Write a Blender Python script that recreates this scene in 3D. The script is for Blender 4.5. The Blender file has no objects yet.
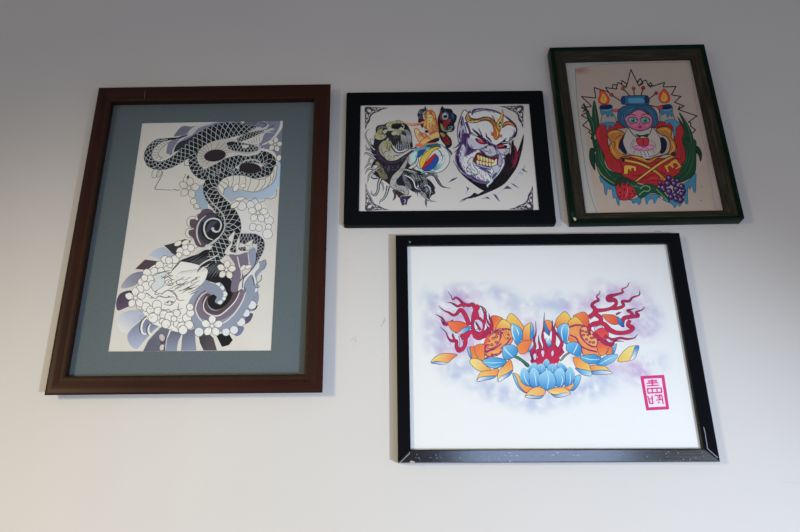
import bpy, bmesh, math, random
from mathutils import Vector, Matrix
from mathutils.geometry import tessellate_polygon
random.seed(7)
COL = bpy.context.scene.collection
# ------------------------------------------------------------------ camera
F_PX, PITCH, ROLL, YAW, CX = 700.0, 22.197, -0.104, -0.998, 381.5
DIST, CAM_Z = 1.45, 1.20
CAM = Vector((0.0, -DIST, CAM_Z))
_p, _r, _y = map(math.radians, (PITCH, ROLL, YAW))


def ray(px, py):
    u, v = (px - CX) / F_PX, (266 - py) / F_PX
    u, v = math.cos(_r) * u - math.sin(_r) * v, math.sin(_r) * u + math.cos(_r) * v
    y, z = math.cos(_p) - math.sin(_p) * v, math.sin(_p) + math.cos(_p) * v
    return Vector((math.cos(_y) * u + math.sin(_y) * y, -math.sin(_y) * u + math.cos(_y) * y, z))


def at(px, py, depth=0.0):
    """point of the wall (or of a plane `depth` in front of it) seen at a measured position of the photograph"""
    d = ray(px, py)
    return CAM + d * ((DIST - depth) / d.y)


cd = bpy.data.cameras.new('camera')
cam = bpy.data.objects.new('camera', cd)
COL.objects.link(cam)
fwd = ray(CX, 266).normalized()
right = (ray(CX + 100, 266) - ray(CX, 266)).normalized()
up = right.cross(fwd)
cam.matrix_world = Matrix(((right.x, up.x, -fwd.x, CAM.x), (right.y, up.y, -fwd.y, CAM.y),
                           (right.z, up.z, -fwd.z, CAM.z), (0, 0, 0, 1)))
cd.sensor_width = 36.0
cd.lens = F_PX / 800 * 36.0
cd.shift_x = (400 - CX) / 800
cd.clip_start = 0.01
bpy.context.scene.camera = cam


# ------------------------------------------------------------------ helpers
def lin(c):
    out = []
    for v in c[:3]:
        v = max(0.0, min(1.0, v / 255.0))
        out.append(v / 12.92 if v <= 0.04045 else ((v + 0.055) / 1.055) ** 2.4)
    return out


def tag(o, label=None, cat=None, group=None, kind=None):
    if label: o['label'] = label
    if cat: o['category'] = cat
    if group: o['group'] = group
    if kind: o['kind'] = kind
    return o


def link(name, me, parent=None, mat=None):
    o = bpy.data.objects.new(name, me)
    COL.objects.link(o)
    if parent: o.parent = parent
    if mat: me.materials.append(mat)
    return o


def spline(pts, closed=False, n=5):
    if len(pts) < 3: return [tuple(p) for p in pts]
    out, m = [], len(pts)
    for i in range(m if closed else m - 1):
        if closed:
            a, b, c, d = pts[i - 1], pts[i], pts[(i + 1) % m], pts[(i + 2) % m]
        else:
            a, b, c, d = pts[max(i - 1, 0)], pts[i], pts[i + 1], pts[min(i + 2, m - 1)]
        for k in range(n):
            t = k / n
            out.append(tuple(0.5 * (2 * q + (r - p) * t + (2 * p - 5 * q + 4 * r - s) * t * t + (3 * q - p - 3 * r + s) * t ** 3)
                             for p, q, r, s in zip(a, b, c, d)))
    if not closed: out.append(tuple(pts[-1]))
    return out


class Art:
    """A printed sheet: paper plus inked shapes, laid one over another, all in ONE mesh with a colour per corner.
    Shapes are given where they were measured; `fn` maps such a point onto the sheet (its own x, z in metres)."""
    STEP = 3e-6

    def __init__(self, fn, ref, white=0.82, sat=1.0, depth=1.0):
        self.fn, self.ref, self.white, self.sat, self.depth = fn, lin(ref), white, sat, depth
        self.v, self.f, self.c, self.top = [], [], [], {}

    def col(self, c):
        k = [(a / r) ** self.depth * self.white for a, r in zip(lin(c), self.ref)]
        g = .3 * k[0] + .55 * k[1] + .15 * k[2]
        return tuple(max(0.0, min(0.92, g + (v - g) * self.sat)) for v in k) + (1.0,)

    def _add(self, pts, faces, cols):
        b = len(self.v)
        # ink film: a shape lies just above whatever it covers
        cells = set()
        for f in (faces if len(faces) < 600 else [range(len(pts))]):
            xs, ys = [pts[i][0] for i in f], [pts[i][1] for i in f]
            for i in range(int(min(xs) // 2), int(max(xs) // 2) + 1):
                for j in range(int(min(ys) // 2), int(max(ys) // 2) + 1): cells.add((i, j))
        lay = 1 + max([self.top.get(c, 0) for c in cells] or [-1])
        for c in cells: self.top[c] = lay
        y = -lay * self.STEP
        for p in pts:
            x, z = self.fn(p[0], p[1])
            self.v.append((x, y, z))
        for f in faces:
            self.f.append([b + i for i in f])
            self.c.append([cols[i] for i in f])

    def poly(self, pts, c, smooth=True, c2=None, p1=None, p2=None, line=None, lw=0.5, n=5):
        """filled shape; with c2 the ink runs from c at p1 to c2 at p2"""
        q = spline(pts, True, n) if smooth else [tuple(p) for p in pts]
        a = self.col(c)
        if c2:
            b = self.col(c2)
            dx, dy = p2[0] - p1[0], p2[1] - p1[1]
            L = dx * dx + dy * dy
            cols = []
            for p in q:
                t = max(0, min(1, ((p[0] - p1[0]) * dx + (p[1] - p1[1]) * dy) / L))
                cols.append(tuple(x + (y - x) * t for x, y in zip(a, b)))
        else:
            cols = [a] * len(q)
        tris = tessellate_polygon([[Vector((p[0], p[1], 0)) for p in q]])
        self._add(q, tris, cols)
        if line: self.line(pts, lw, line, smooth, True, n=n)

    def line(self, pts, w, c, smooth=True, closed=False, taper=(1, 1), c2=None, n=5):
        """stroke; w is its width or a list of widths along it"""
        ws = list(w) if isinstance(w, (list, tuple)) else None
        if not smooth and not closed and not ws and 2 < len(pts) < 25 and taper == (1, 1):
            for a, b in zip(pts, pts[1:]):      # ruled line: each leg drawn on its own so sharp corners stay sharp
                d = math.hypot(b[0] - a[0], b[1] - a[1]) or 1
                e = (b[0] + (b[0] - a[0]) / d * w * .4, b[1] + (b[1] - a[1]) / d * w * .4)
                self.line([a, e], w, c, False)
            return
        q = [tuple(p[:2]) + ((ws[i] if ws else w),) for i, p in enumerate(pts)]
        q = spline(q, closed, n) if smooth else q
        m = len(q)
        if m < 2: return
        A, B = self.col(c), self.col(c2 or c)
        vs, cols = [], []
        for i, p in enumerate(q):
            if closed: a, b = q[i - 1], q[(i + 1) % m]
            else: a, b = q[max(i - 1, 0)], q[min(i + 1, m - 1)]
            dx, dy = b[0] - a[0], b[1] - a[1]
            L = math.hypot(dx, dy) or 1
            k = i / (m - 1)
            tp = 1.0
            if not closed:
                tp = min(taper[0] + (1 - taper[0]) * min(1, k * 2.5), taper[1] + (1 - taper[1]) * min(1, (1 - k) * 2.5))
            h = max(0.02, p[2]) / 2 * tp
            vs += [(p[0] - dy / L * h, p[1] + dx / L * h), (p[0] + dy / L * h, p[1] - dx / L * h)]
            cc = tuple(x + (y - x) * k for x, y in zip(A, B))
            cols += [cc, cc]
        fs = []
        for i in range(m if closed else m - 1):
            j = (i + 1) % m
            fs.append((2 * i, 2 * i + 1, 2 * j + 1, 2 * j))
        self._add(vs, fs, cols)

    def ell(self, cx, cy, rx, ry, c, rot=0, line=None, lw=0.5, c2=None, p1=None, p2=None, n=20):
        r = math.radians(rot)
        pts = [(cx + rx * math.cos(t) * math.cos(r) - ry * math.sin(t) * math.sin(r),
                cy + rx * math.cos(t) * math.sin(r) + ry * math.sin(t) * math.cos(r))
               for t in [k * 2 * math.pi / n for k in range(n)]]
        if c: self.poly(pts, c, False, c2, p1, p2)
        if line: self.line(pts, lw, line, False, True)

    def wash(self, quad, nx, ny, fn):
        """the paper itself: a grid over four measured corners, coloured by fn(x, y)"""
        pts, cols, fs = [], [], []
        for j in range(ny + 1):
            for i in range(nx + 1):
                u, w = i / nx, j / ny
                p = [(1 - w) * ((1 - u) * quad[0][k] + u * quad[1][k]) + w * ((1 - u) * quad[3][k] + u * quad[2][k]) for k in (0, 1)]
                pts.append(p)
                cols.append(self.col(fn(*p)))
        for j in range(ny):
            for i in range(nx):
                a = j * (nx + 1) + i
                fs.append((a, a + 1, a + nx + 2, a + nx + 1))
        self._add(pts, fs, cols)

    def build(self, name, parent, y, mat):
        me = bpy.data.meshes.new(name)
        me.from_pydata(self.v, [], self.f)
        at_ = me.color_attributes.new('ink', 'FLOAT_COLOR', 'CORNER')
        k = 0
        for poly, cols in zip(me.polygons, self.c):
            for li, cc in zip(poly.loop_indices, cols):
                at_.data[li].color = cc
        # every face looks into the room (-y)
        bm = bmesh.new(); bm.from_mesh(me)
        bm.normal_update()
        for f in bm.faces:
            if f.normal.y > 0: f.normal_flip()
        bm.to_mesh(me); bm.free()
        o = link(name, me, parent, mat)
        o.location.y = y
        return o


def hsh(i, j):
    n = (i * 374761393 + j * 668265263) & 0xffffffff
    n = ((n ^ (n >> 13)) * 1274126177) & 0xffffffff
    return ((n ^ (n >> 16)) & 0xffff) / 65535.0


def noise(x, y):
    i, j = math.floor(x), math.floor(y)
    fx, fy = x - i, y - j
    fx, fy = fx * fx * (3 - 2 * fx), fy * fy * (3 - 2 * fy)
    return ((hsh(i, j) * (1 - fx) + hsh(i + 1, j) * fx) * (1 - fy) + (hsh(i, j + 1) * (1 - fx) + hsh(i + 1, j + 1) * fx) * fy)


def fbm(x, y):
    return (noise(x, y) + 0.5 * noise(2.1 * x + 7, 2.1 * y) + 0.25 * noise(4.3 * x, 4.3 * y + 3)) / 1.75


def mix(a, b, t):
    t = max(0, min(1, t))
    return tuple(x + (y - x) * t for x, y in zip(a, b))
# ------------------------------------------------------------------ the inked drawings
def Zf(x0, y0, s=10.0):
    return lambda pts: [(x0 + p[0] / s, y0 + p[1] / s) + tuple(p[2:]) for p in pts]


def ribbon(A, pts, c, n=6):
    q = spline(pts, False, n)
    L, R = [], []
    for i, p in enumerate(q):
        a, b = q[max(i - 1, 0)], q[min(i + 1, len(q) - 1)]
        dx, dy = b[0] - a[0], b[1] - a[1]
        l = math.hypot(dx, dy) or 1
        L.append((p[0] - dy / l * p[2], p[1] + dx / l * p[2]))
        R.append((p[0] + dy / l * p[2], p[1] - dx / l * p[2]))
    vs = L + R
    m = len(L)
    A._add(vs, [(i, i + 1, m + i + 1, m + i) for i in range(m - 1)], [A.col(c)] * len(vs))
    return q


def net(A, pts, step, slant, w, c, v0=-1, v1=1, both=True):
    q = spline(pts, False, 8)
    S = [0]
    for a, b in zip(q, q[1:]): S.append(S[-1] + math.hypot(b[0] - a[0], b[1] - a[1]))

    def pos(s, v):
        s = max(0, min(S[-1], s))
        i = 0
        while i < len(S) - 2 and S[i + 1] < s: i += 1
        t = (s - S[i]) / ((S[i + 1] - S[i]) or 1)
        a, b = q[i], q[i + 1]
        dx, dy = b[0] - a[0], b[1] - a[1]
        l = math.hypot(dx, dy) or 1
        r = a[2] + (b[2] - a[2]) * t
        return (a[0] + dx * t - dy / l * r * v, a[1] + dy * t + dx / l * r * v)
    s = step * 0.4
    while s < S[-1]:
        for sg in ((1, -1) if both else (1,)):
            ln = [pos(s + slant * sg * v, v) for v in [v0 + (v1 - v0) * k / 6 for k in range(7)] if 0 <= s + slant * sg * v <= S[-1]]
            if len(ln) > 2: A.line(ln, w * random.uniform(0.75, 1.2), c, False)
        s += step
    return pos


def flower(A, cx, cy, r, rot, fill, edge, lw=0.45, petals=range(5), sq=1.0):
    for k in petals:
        a = math.radians(rot + 72 * k)
        ca, sa = math.cos(a), math.sin(a) * sq
        na, nb = -math.sin(a), math.cos(a) * sq
        w = 0.33 * r
        pt = lambda u, v: (cx + ca * u * r + na * v * w, cy + sa * u * r + nb * v * w)
        A.poly([pt(.16, 0), pt(.4, .8), pt(.68, 1), pt(.9, .6), pt(1.02, 0), pt(.9, -.6), pt(.68, -1), pt(.4, -.8)], fill, line=edge, lw=lw, n=3)
        A.line([pt(.12, 0), pt(.42, .1)], lw * .7, edge, False)
    A.ell(cx, cy, r * .17, r * .17, fill, line=edge, lw=lw * .6, n=10)


def draw_dragon(A):
    PAPER, K, SC, ED = (192, 183, 173), (17, 20, 26), (158, 160, 160), (98, 95, 94)
    CR = (196, 187, 172)
    SLATE, BLUE, BROWN, MAUVE = (112, 112, 128), (148, 159, 171), (84, 66, 76), (112, 98, 114)
    PALE = (206, 199, 190)

    def paper(x, y):
        t = fbm(x / 14, y / 14) - .5
        return tuple(v * (1 + .03 * t) for v in PAPER)
    A.wash([(142, 123), (283, 120.5), (271, 350.5), (108, 351.5)], 12, 20, paper)
    # --- pale washes behind the tail and along the top edge
    z = Zf(130, 115)
    A.poly(z([(360, 400), (380, 290), (430, 240), (480, 240), (560, 130), (640, 110), (900, 70), (1000, 66), (1000, 180), (560, 300), (450, 370), (390, 410)]), SLATE, c2=(122, 122, 142), p1=(168, 150), p2=(220, 125))
    A.poly(z([(440, 215), (480, 150), (520, 115), (570, 110), (600, 130), (540, 190)]), (104, 102, 118))
    A.poly(z([(600, 150), (560, 210), (500, 240), (430, 340), (425, 385), (450, 380), (480, 290), (540, 235), (620, 200), (690, 130), (820, 90), (830, 78), (680, 100)]), (178, 170, 164))
    z = Zf(205, 115)
    A.poly(z([(300, 60), (520, 58), (745, 57), (750, 110), (700, 230), (600, 320), (560, 330), (540, 270), (590, 200), (620, 130), (500, 120), (300, 100)]), (108, 106, 122), c2=(116, 118, 138), p1=(235, 121), p2=(279, 130))
    A.poly(z([(360, 60), (530, 58), (510, 100), (400, 92)]), (98, 90, 106), False)
    A.poly(z([(235, 62), (300, 62), (290, 85), (240, 82)]), (150, 158, 168), False)
    A.poly(z([(350, 62), (400, 62), (380, 90)]), (190, 182, 172), False)
    A.poly(z([(590, 330), (680, 260), (760, 150), (785, 140), (775, 470), (735, 470), (700, 380), (640, 345)]), (112, 114, 134))
    A.line(z([(762, 60), (752, 120), (700, 210), (640, 265), (570, 300)]), [1.6, 1.6, 1.8, 2, 1], (190, 184, 176))
    # --- blue water beneath the second coil
    z = Zf(205, 155)
    A.poly(z([(180, 395), (195, 345), (240, 325), (300, 345), (400, 365), (480, 372), (580, 345), (680, 255), (720, 100), (752, 80), (750, 240), (725, 330), (690, 400), (600, 440), (520, 445), (430, 440), (330, 425), (270, 470), (235, 450)]), BLUE, c2=(160, 178, 194), p1=(222, 195), p2=(278, 172))
    z = Zf(130, 155)
    A.poly(z([(650, 380), (700, 300), (760, 320), (780, 520), (790, 560), (730, 560), (660, 500)]), (140, 156, 170))
    for a, b, r in ((636, 465, 32), (665, 515, 30)):
        A.ell(130 + a / 10, 155 + b / 10, r / 10, r / 10, CR, line=ED)
    A.line(Zf(150, 195)([(440, 90), (445, 120), (470, 135), (500, 135), (510, 120)]), .5, ED)
    # --- clouds on the right flank
    z = Zf(205, 195)
    A.poly(z([(340, 120), (400, 70), (560, 60), (640, 150), (680, 250), (650, 430), (590, 440), (420, 360), (360, 330)]), (196, 190, 184))
    for a, b, r in ((370, 110, 45), (455, 100, 40), (640, 255, 45), (635, 320, 32), (625, 390, 50), (480, 320, 38), (610, 200, 34), (540, 330, 34)):
        A.ell(205 + a / 10, 195 + b / 10, r / 10, r / 10, (200, 194, 187), line=ED, lw=.45)
    A.line(z([(395, 25), (430, 50), (470, 50), (500, 25), (540, 70), (590, 60), (610, 35), (660, 40), (700, 20), (718, -20), (715, -60)]), .5, (80, 84, 92))
    # --- purple wind wheel, left of the neck
    z = Zf(150, 195)
    for a, b, r in ((425, 270, 58), (400, 380, 48), (490, 230, 40), (450, 480, 52)):
        A.ell(150 + a / 10, 195 + b / 10, r / 10, r / 10, CR, line=ED)
    A.poly(z([(500, 180), (530, 145), (600, 140), (640, 180), (600, 260), (560, 500), (470, 510), (430, 430), (390, 400), (390, 355), (440, 340), (400, 310), (400, 250), (440, 240), (480, 250), (470, 210)]), (88, 68, 78))
    A.ell(150 + 620 / 10, 195 + 340 / 10, 14.6, 16.5, (52, 54, 66))
    A.ell(213, 228.5, 12.3, 13.3, (22, 24, 32))
    A.ell(209, 219, 7.5, 4.5, (60, 64, 78), rot=-10)
    A.ell(212, 229, 9, 9.5, (24, 26, 34))
    A.poly(z([(580, 300), (620, 260), (680, 270), (640, 300), (590, 360), (560, 370)]), (64, 66, 78))
    A.line(z([(560, 205), (500, 260), (470, 340), (475, 430), (510, 500)]), [.7, 1.3, 1.6, 1.5, .8], (178, 172, 168))
    A.line(z([(630, 450), (570, 420), (540, 340), (560, 270), (620, 235), (690, 250), (712, 300), (690, 360), (650, 365), (625, 340), (640, 328)]), [.8, 1.5, 1.7, 1.6, 1.5, 1.5, 1.5, 1.5, 1.9, 2.6, 1.6], (186, 182, 178))
    # --- the fan of wind bars along the lower left
    z = Zf(105, 235)
    A.poly(z([(590, 105), (690, 78), (800, 40), (860, 60), (720, 200), (680, 195), (640, 150)]), (50, 48, 52), False)
    A.poly(z([(430, 215), (500, 150), (580, 122), (640, 160), (690, 205), (640, 245), (540, 240), (470, 210)]), (152, 159, 174), c2=(168, 174, 190), p1=(165, 248), p2=(150, 256))
    A.poly(z([(300, 340), (400, 245), (525, 262), (500, 320), (400, 348)]), (76, 56, 66), False)
    A.poly(z([(160, 530), (200, 450), (270, 390), (360, 365), (385, 400), (330, 480), (260, 520)]), (116, 114, 132), c2=(152, 150, 164), p1=(135, 275), p2=(120, 289))
    z = Zf(105, 270)
    A.poly(z([(130, 405), (112, 360), (120, 290), (160, 230), (260, 205), (285, 280), (260, 350), (190, 385)]), (72, 56, 76), c2=(92, 76, 98), p1=(124, 297), p2=(132, 310))
    A.poly(z([(170, 620), (130, 560), (125, 480), (180, 430), (280, 400), (420, 420), (430, 450), (300, 540), (220, 620)]), (152, 158, 176), c2=(196, 192, 188), p1=(130, 312), p2=(119, 328))
    z = Zf(105, 305)
    A.poly(z([(320, 440), (260, 410), (225, 340), (240, 270), (330, 180), (430, 110), (540, 190), (470, 270), (390, 360)]), (112, 116, 142), c2=(152, 157, 178), p1=(136, 325), p2=(138, 346))
    A.poly(z([(380, 462), (430, 360), (500, 280), (570, 215), (650, 235), (610, 350), (600, 460)]), (86, 86, 102), False, c2=(100, 98, 112), p1=(150, 345), p2=(165, 330))
    A.poly(z([(605, 460), (620, 340), (680, 225), (780, 260), (730, 370), (718, 460)]), (84, 86, 106), False, c2=(126, 130, 148), p1=(170, 330), p2=(172, 351))
    z = Zf(175, 305)
    A.poly(z([(60, 457), (70, 330), (95, 230), (200, 240), (205, 360), (215, 456)]), (88, 90, 110), False, c2=(128, 132, 150), p1=(186, 330), p2=(196, 352))
    A.poly(z([(285, 455), (250, 380), (232, 290), (320, 270), (385, 330), (420, 455)]), (78, 70, 76), False, c2=(50, 46, 50), p1=(211, 346), p2=(199, 336))
    A.poly(z([(410, 300), (525, 268), (578, 350), (540, 400), (470, 420)]), (17, 20, 24), False)
    A.poly(z([(565, 260), (610, 205), (690, 225), (660, 290), (610, 310)]), (106, 108, 138))
    A.poly(z([(690, 185), (705, 95), (778, 85), (760, 150), (720, 185)]), (86, 74, 98))
    A.poly(z([(735, 60), (780, 45), (830, -3), (810, 40), (775, 58)]), (16, 18, 30))
    # --- great wave spiral, lower middle
    z = Zf(205, 270)
    A.poly(z([(-180, 240), (-60, 100), (40, 60), (160, 40), (260, 60), (330, 140), (380, 60), (470, 40), (520, 180), (540, 280), (500, 380), (420, 440), (380, 530), (260, 600), (60, 620), (-100, 590), (-190, 480), (-210, 350)]), (128, 132, 146))
    for a, b, r in ((-195, 420, 34), (-150, 560, 42), (-60, 620, 46), (290, 600, 42), (360, 520, 44), (410, 430, 40), (470, 350, 44), (490, 190, 40), (455, 260, 26), (210, 620, 40)):
        A.ell(205 + a / 10, 270 + b / 10, r / 10, r / 10, (196, 194, 193), line=ED)
    A.poly(z([(-170, 260), (-60, 120), (60, 60), (200, 80), (330, 60), (440, 60), (500, 200), (470, 300), (400, 420), (330, 520), (220, 585), (60, 600), (-80, 560), (-170, 470), (-190, 360)]), (130, 135, 150))
    A.poly(z([(290, 30), (360, 0), (390, 100), (410, 200), (370, 320), (260, 450), (110, 510), (-40, 480), (-110, 370), (-80, 270), (0, 200), (60, 210), (10, 250), (-20, 330), (0, 420), (90, 450), (190, 420), (280, 320), (310, 200), (300, 100)]), MAUVE)
    A.poly(z([(250, 50), (330, 0), (360, 100), (340, 220), (270, 350), (160, 440), (60, 440), (-20, 390), (-30, 320), (10, 240), (60, 250), (20, 320), (60, 395), (140, 400), (230, 320), (280, 220), (280, 120)]), (82, 62, 68))
    A.line(z([(405, 225), (370, 320), (290, 440), (200, 520), (100, 545), (-20, 520), (-80, 440), (-90, 360), (-40, 260), (30, 215)]), [.9, 1.3, 1.3, 1.2, 1.2, 1.2, 1.2, 1.1, 1, .5], (194, 188, 184))
    A.line(z([(345, 220), (310, 300), (240, 380), (150, 450), (70, 455), (0, 410), (-15, 340), (20, 265)]), [.7, 1.1, 1.2, 1.3, 1.3, 1.2, 1.1, .7], (196, 190, 184))
    A.poly(z([(0, 80), (40, -40), (130, -60), (220, 60), (270, 120), (280, 230), (230, 330), (140, 395), (70, 385), (25, 330), (40, 270), (95, 240), (118, 270), (100, 320), (160, 340), (210, 280), (215, 230), (180, 150), (120, 110), (50, 110)]), (16, 20, 25))
    A.poly(z([(-20, 150), (30, 110), (90, 105), (150, 140), (200, 200), (215, 250), (170, 330), (110, 330), (118, 270), (60, 230), (10, 210)]), (126, 131, 146))
    for a, b, r in ((75, 125, 24), (130, 145, 22), (170, 180, 24), (198, 240, 26), (150, 320, 24), (190, 285, 18)):
        A.ell(205 + a / 10, 270 + b / 10, r / 10, r / 10, (196, 198, 200))
    A.poly(z([(-10, 150), (50, 125), (120, 150), (165, 195), (185, 240), (160, 300), (120, 315), (125, 265), (70, 225), (10, 205)]), (128, 133, 148))
    # --- dark mane behind the head
    z = Zf(165, 235)
    A.poly(z([(60, 360), (130, 270), (240, 220), (330, 190), (400, 150), (470, 160), (560, 270), (640, 330), (600, 430), (520, 480), (420, 450), (360, 380), (240, 330), (140, 310)]), (24, 26, 32))
    for k in range(16):
        x0, y0 = 420 + k * 12, 270 + (k * 37) % 60
        A.line(z([(x0 + 80, y0 - 20), (x0, y0 + 40), (x0 - 60, y0 + 110)]), .35, (112, 116, 122), taper=(.2, .2))
    for k in range(10):
        x0, y0 = 250 + k * 18, 225 + (k * 29) % 50
        A.line(z([(x0 + 90, y0 - 30), (x0, y0 + 20), (x0 - 110, y0 + 70)]), .35, (104, 108, 116), taper=(.2, .2))
    # --- body: belly of the tail loop, tail, upper coil
    z = Zf(130, 115)
    A.poly(z([(420, 245), (330, 250), (260, 290), (222, 350), (225, 410), (270, 450), (340, 440), (400, 400), (360, 380), (350, 330), (380, 280)]), (184, 176, 166))
    for (a, b), (c, d) in (((250, 300), (310, 330)), ((232, 335), (290, 352)), ((222, 370), (280, 375)), ((228, 405), (285, 395)), ((250, 435), (300, 410)), ((280, 275), (335, 310)), ((310, 258), (350, 295)), ((350, 250), (370, 285)), ((300, 450), (320, 420))):
        A.line(z([(a, b), (c, d)]), .4, ED, False)
    A.line(z([(400, 270), (340, 310), (290, 370), (290, 410), (330, 430)]), .45, ED)
    P1 = [(187, 135.5, .4), (178, 138, .8), (168, 139.3, 1.3), (158, 141.5, 2.6), (150.5, 148, 3.4), (148, 156, 4.2), (151, 163, 4.6), (159, 165.7, 4.3), (168, 164, 4.8), (178, 158.5, 5.4), (188, 151, 6.6), (197, 144.5, 8), (207, 138, 9), (218, 132.8, 8.6), (230, 130, 7.6), (243, 129.3, 5.4), (256, 129, 2.2)]
    q = ribbon(A, P1, K)
    A.poly([(p[0] - 0, p[1] - 0) for p in [(174, 152), (178, 143), (188, 139), (196, 134), (193, 141), (184, 147)]], (40, 46, 60))
    net(A, P1[2:], 5.2, 5.0, .62, SC)
    for k in range(12):
        A.ell(176 + k * 1.1, 139 - k * .35 + (k % 2) * .3, .4, .35, (32, 34, 40), n=8)
    # --- inner small-scaled band of the coil, ring belly, the dark hollows
    P2 = [(195, 152, 4.5), (194, 160, 5.5), (196, 168, 5.8), (202, 174, 5.4), (210, 173, 5.6), (220, 167, 6), (232, 162.3, 5.6), (246, 158.5, 4.6), (260, 157.3, 6.4), (268.5, 161, 7.2), (268, 168.5, 6.4), (260, 173.5, 4.4), (250, 175, 3.6), (240, 173, 3.6), (230, 171.5, 4.4)]
    ribbon(A, P2, K)
    P3 = [(236, 170, 4), (224, 174, 6.5), (214, 180, 6.5), (210, 188, 7), (213, 197, 7.5), (220, 205, 8), (228, 214, 8.5), (233, 224, 8), (231.5, 234, 8), (225, 244, 8), (217, 253, 7.5), (211, 261, 5)]
    ribbon(A, P3, K)
    net(A, P2, 4.4, 3.6, .55, SC)
    net(A, P3, 5.4, 4.6, .66, SC)
    z = Zf(205, 155)
    A.ell(250, 168.3, 11, 5.4, (40, 32, 37), rot=4)
    A.line(z([(330, 110), (380, 70), (460, 50), (530, 60), (570, 100)]), [.6, 1, 1.2, 1.2, .7], (176, 174, 170))
    A.line(z([(10, 380), (40, 440), (90, 500), (150, 560), (190, 620), (200, 690), (185, 760), (120, 850), (60, 900)]), [.8, 1.1, 1.2, 1.3, 1.3, 1.2, 1.2, 1.2, .9], (168, 164, 158))
    A.poly([(197, 158), (199, 151), (204, 146), (213, 141.5), (228, 138.6), (238, 141), (234, 147), (229, 154), (224, 159), (216, 164), (207, 167.4), (200, 165.5)], (176, 167, 156))
    for k in range(14):
        a = math.radians(120 + k * 17)
        c, s = math.cos(a), math.sin(a)
        A.line([(214.5 + 10 * c, 155.5 + 5.8 * s), (215 + 17.5 * c + (4 if c > 0 else 0), 154 + 12 * s)], .45, (104, 96, 92), False)
    A.ell(215, 155.6, 11, 6, (40, 32, 37), rot=-8)
    # belly of the second coil
    z = Zf(205, 155)
    A.poly(z([(130, 330), (150, 270), (210, 225), (300, 205), (400, 210), (500, 240), (590, 240), (660, 190), (700, 110), (722, 130), (690, 260), (600, 335), (500, 370), (400, 360), (310, 335), (240, 320), (195, 345), (180, 395)]), CR, line=ED, lw=.5)
    for (a, b), (c, d), (e, f) in (((135, 285), (180, 320), (195, 345)), ((160, 260), (215, 290), (230, 320)), ((215, 228), (235, 270), (235, 320)), ((285, 208), (280, 270), (262, 325)), ((345, 205), (345, 270), (330, 300)), ((400, 215), (410, 270), (380, 350)), ((460, 232), (450, 290), (425, 360)), ((545, 245), (535, 300), (490, 365)), ((605, 240), (600, 290), (550, 350)), ((655, 200), (655, 260), (620, 320)), ((690, 150), (690, 200), (670, 265))):
        A.line(z([(a, b), (c, d), (e, f)]), .5, (90, 86, 86))
    # --- front arms and claws, upper
    z = Zf(205, 115)
    A.poly(z([(300, 265), (330, 220), (420, 190), (470, 150), (540, 120), (580, 130), (620, 95), (600, 70), (560, 70), (610, 80), (640, 110), (600, 150), (660, 130), (700, 145), (640, 165), (690, 180), (600, 180), (520, 230), (400, 270), (330, 280)]), (178, 170, 164), n=3)
    A.line(z([(560, 72), (618, 98), (565, 130)]), .7, (40, 40, 46))
    A.line(z([(600, 150), (650, 130), (690, 100)]), .6, (60, 60, 70))
    P4 = [(237, 140.5, 1.6), (243, 138.5, 2.6), (250, 135.5, 2.6), (257, 133, 2), (264, 130.8, 1)]
    ribbon(A, P4, K); net(A, P4, 3.2, 1.8, .45, SC)
    A.poly(z([(330, 280), (450, 240), (520, 230), (575, 190), (580, 230), (545, 285), (450, 290), (350, 300)]), (190, 182, 170))
    for k in range(5):
        A.line(z([(430 + 28 * k, 262 - 9 * k), (450 + 25 * k, 288 - 4 * k)]), .45, ED, False)
    A.poly(z([(220, 330), (240, 280), (300, 260), (380, 290), (450, 290), (545, 300), (560, 340), (540, 390), (470, 405), (400, 410), (300, 395), (230, 380)]), (170, 163, 156))
    P5 = [(228, 147, 1.5), (232, 146.5, 4), (239, 147, 4.6), (246, 148, 4.4), (253, 148.5, 3.4), (258, 149, 1.4)]
    ribbon(A, P5, K); net(A, P5, 3.4, 2.6, .5, (160, 158, 156))
    A.poly(z([(370, 300), (440, 305), (420, 330), (380, 330)]), (184, 177, 168))
    A.ell(231, 143.5, 4.6, 1.8, (36, 30, 36), rot=-8)
    A.line(z([(215, 395), (300, 385), (400, 405), (460, 400), (520, 380), (555, 345)]), [.8, 1.2, 1.4, 1.6, 1.6, 1], (190, 183, 174))
    # --- lower leg, claw
    z = Zf(205, 235)
    P6 = [(240, 238, 4.5), (247, 239, 5.5), (255, 239, 5), (260.5, 243, 4), (260, 251, 3.2), (256.5, 259, 2.4), (254, 266, 1.4)]
    ribbon(A, P6, (20, 20, 30)); net(A, P6, 3.3, 2.6, .45, (150, 150, 158))
    P7 = [(232, 246, 3.5), (233, 250, 3.8), (239, 251, 3.4), (246, 249, 2.6)]
    ribbon(A, P7, (24, 25, 32)); net(A, P7, 3.2, 1.8, .42, SC)
    A.poly(z([(195, 180), (220, 130), (260, 80), (235, 50), (240, 20), (300, -40), (290, 20), (280, 60), (270, 110), (250, 160), (310, 175), (310, 110), (320, 60), (340, 20), (350, 60), (335, 140), (380, 160), (440, 150), (450, 110), (400, 100), (430, 70), (490, 45), (470, 80), (480, 120), (440, 170), (370, 190), (290, 225), (230, 205)]), (192, 185, 176), line=ED, lw=.4, n=3)
    A.poly(z([(240, 200), (330, 200), (430, 180), (440, 300), (360, 380), (380, 470), (330, 560), (260, 560), (280, 400), (300, 300)]), MAUVE)
    A.poly(z([(430, 180), (500, 130), (520, 260), (600, 260), (590, 330), (520, 420), (520, 520), (430, 560), (390, 470), (460, 340)]), (130, 135, 152))
    A.line(z([(325, 215), (340, 290), (365, 380), (360, 440)]), [.9, 1.1, 1.1, .8], (196, 188, 182))
    A.line(z([(430, 185), (440, 260), (440, 310)]), .8, (196, 188, 182))
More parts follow.
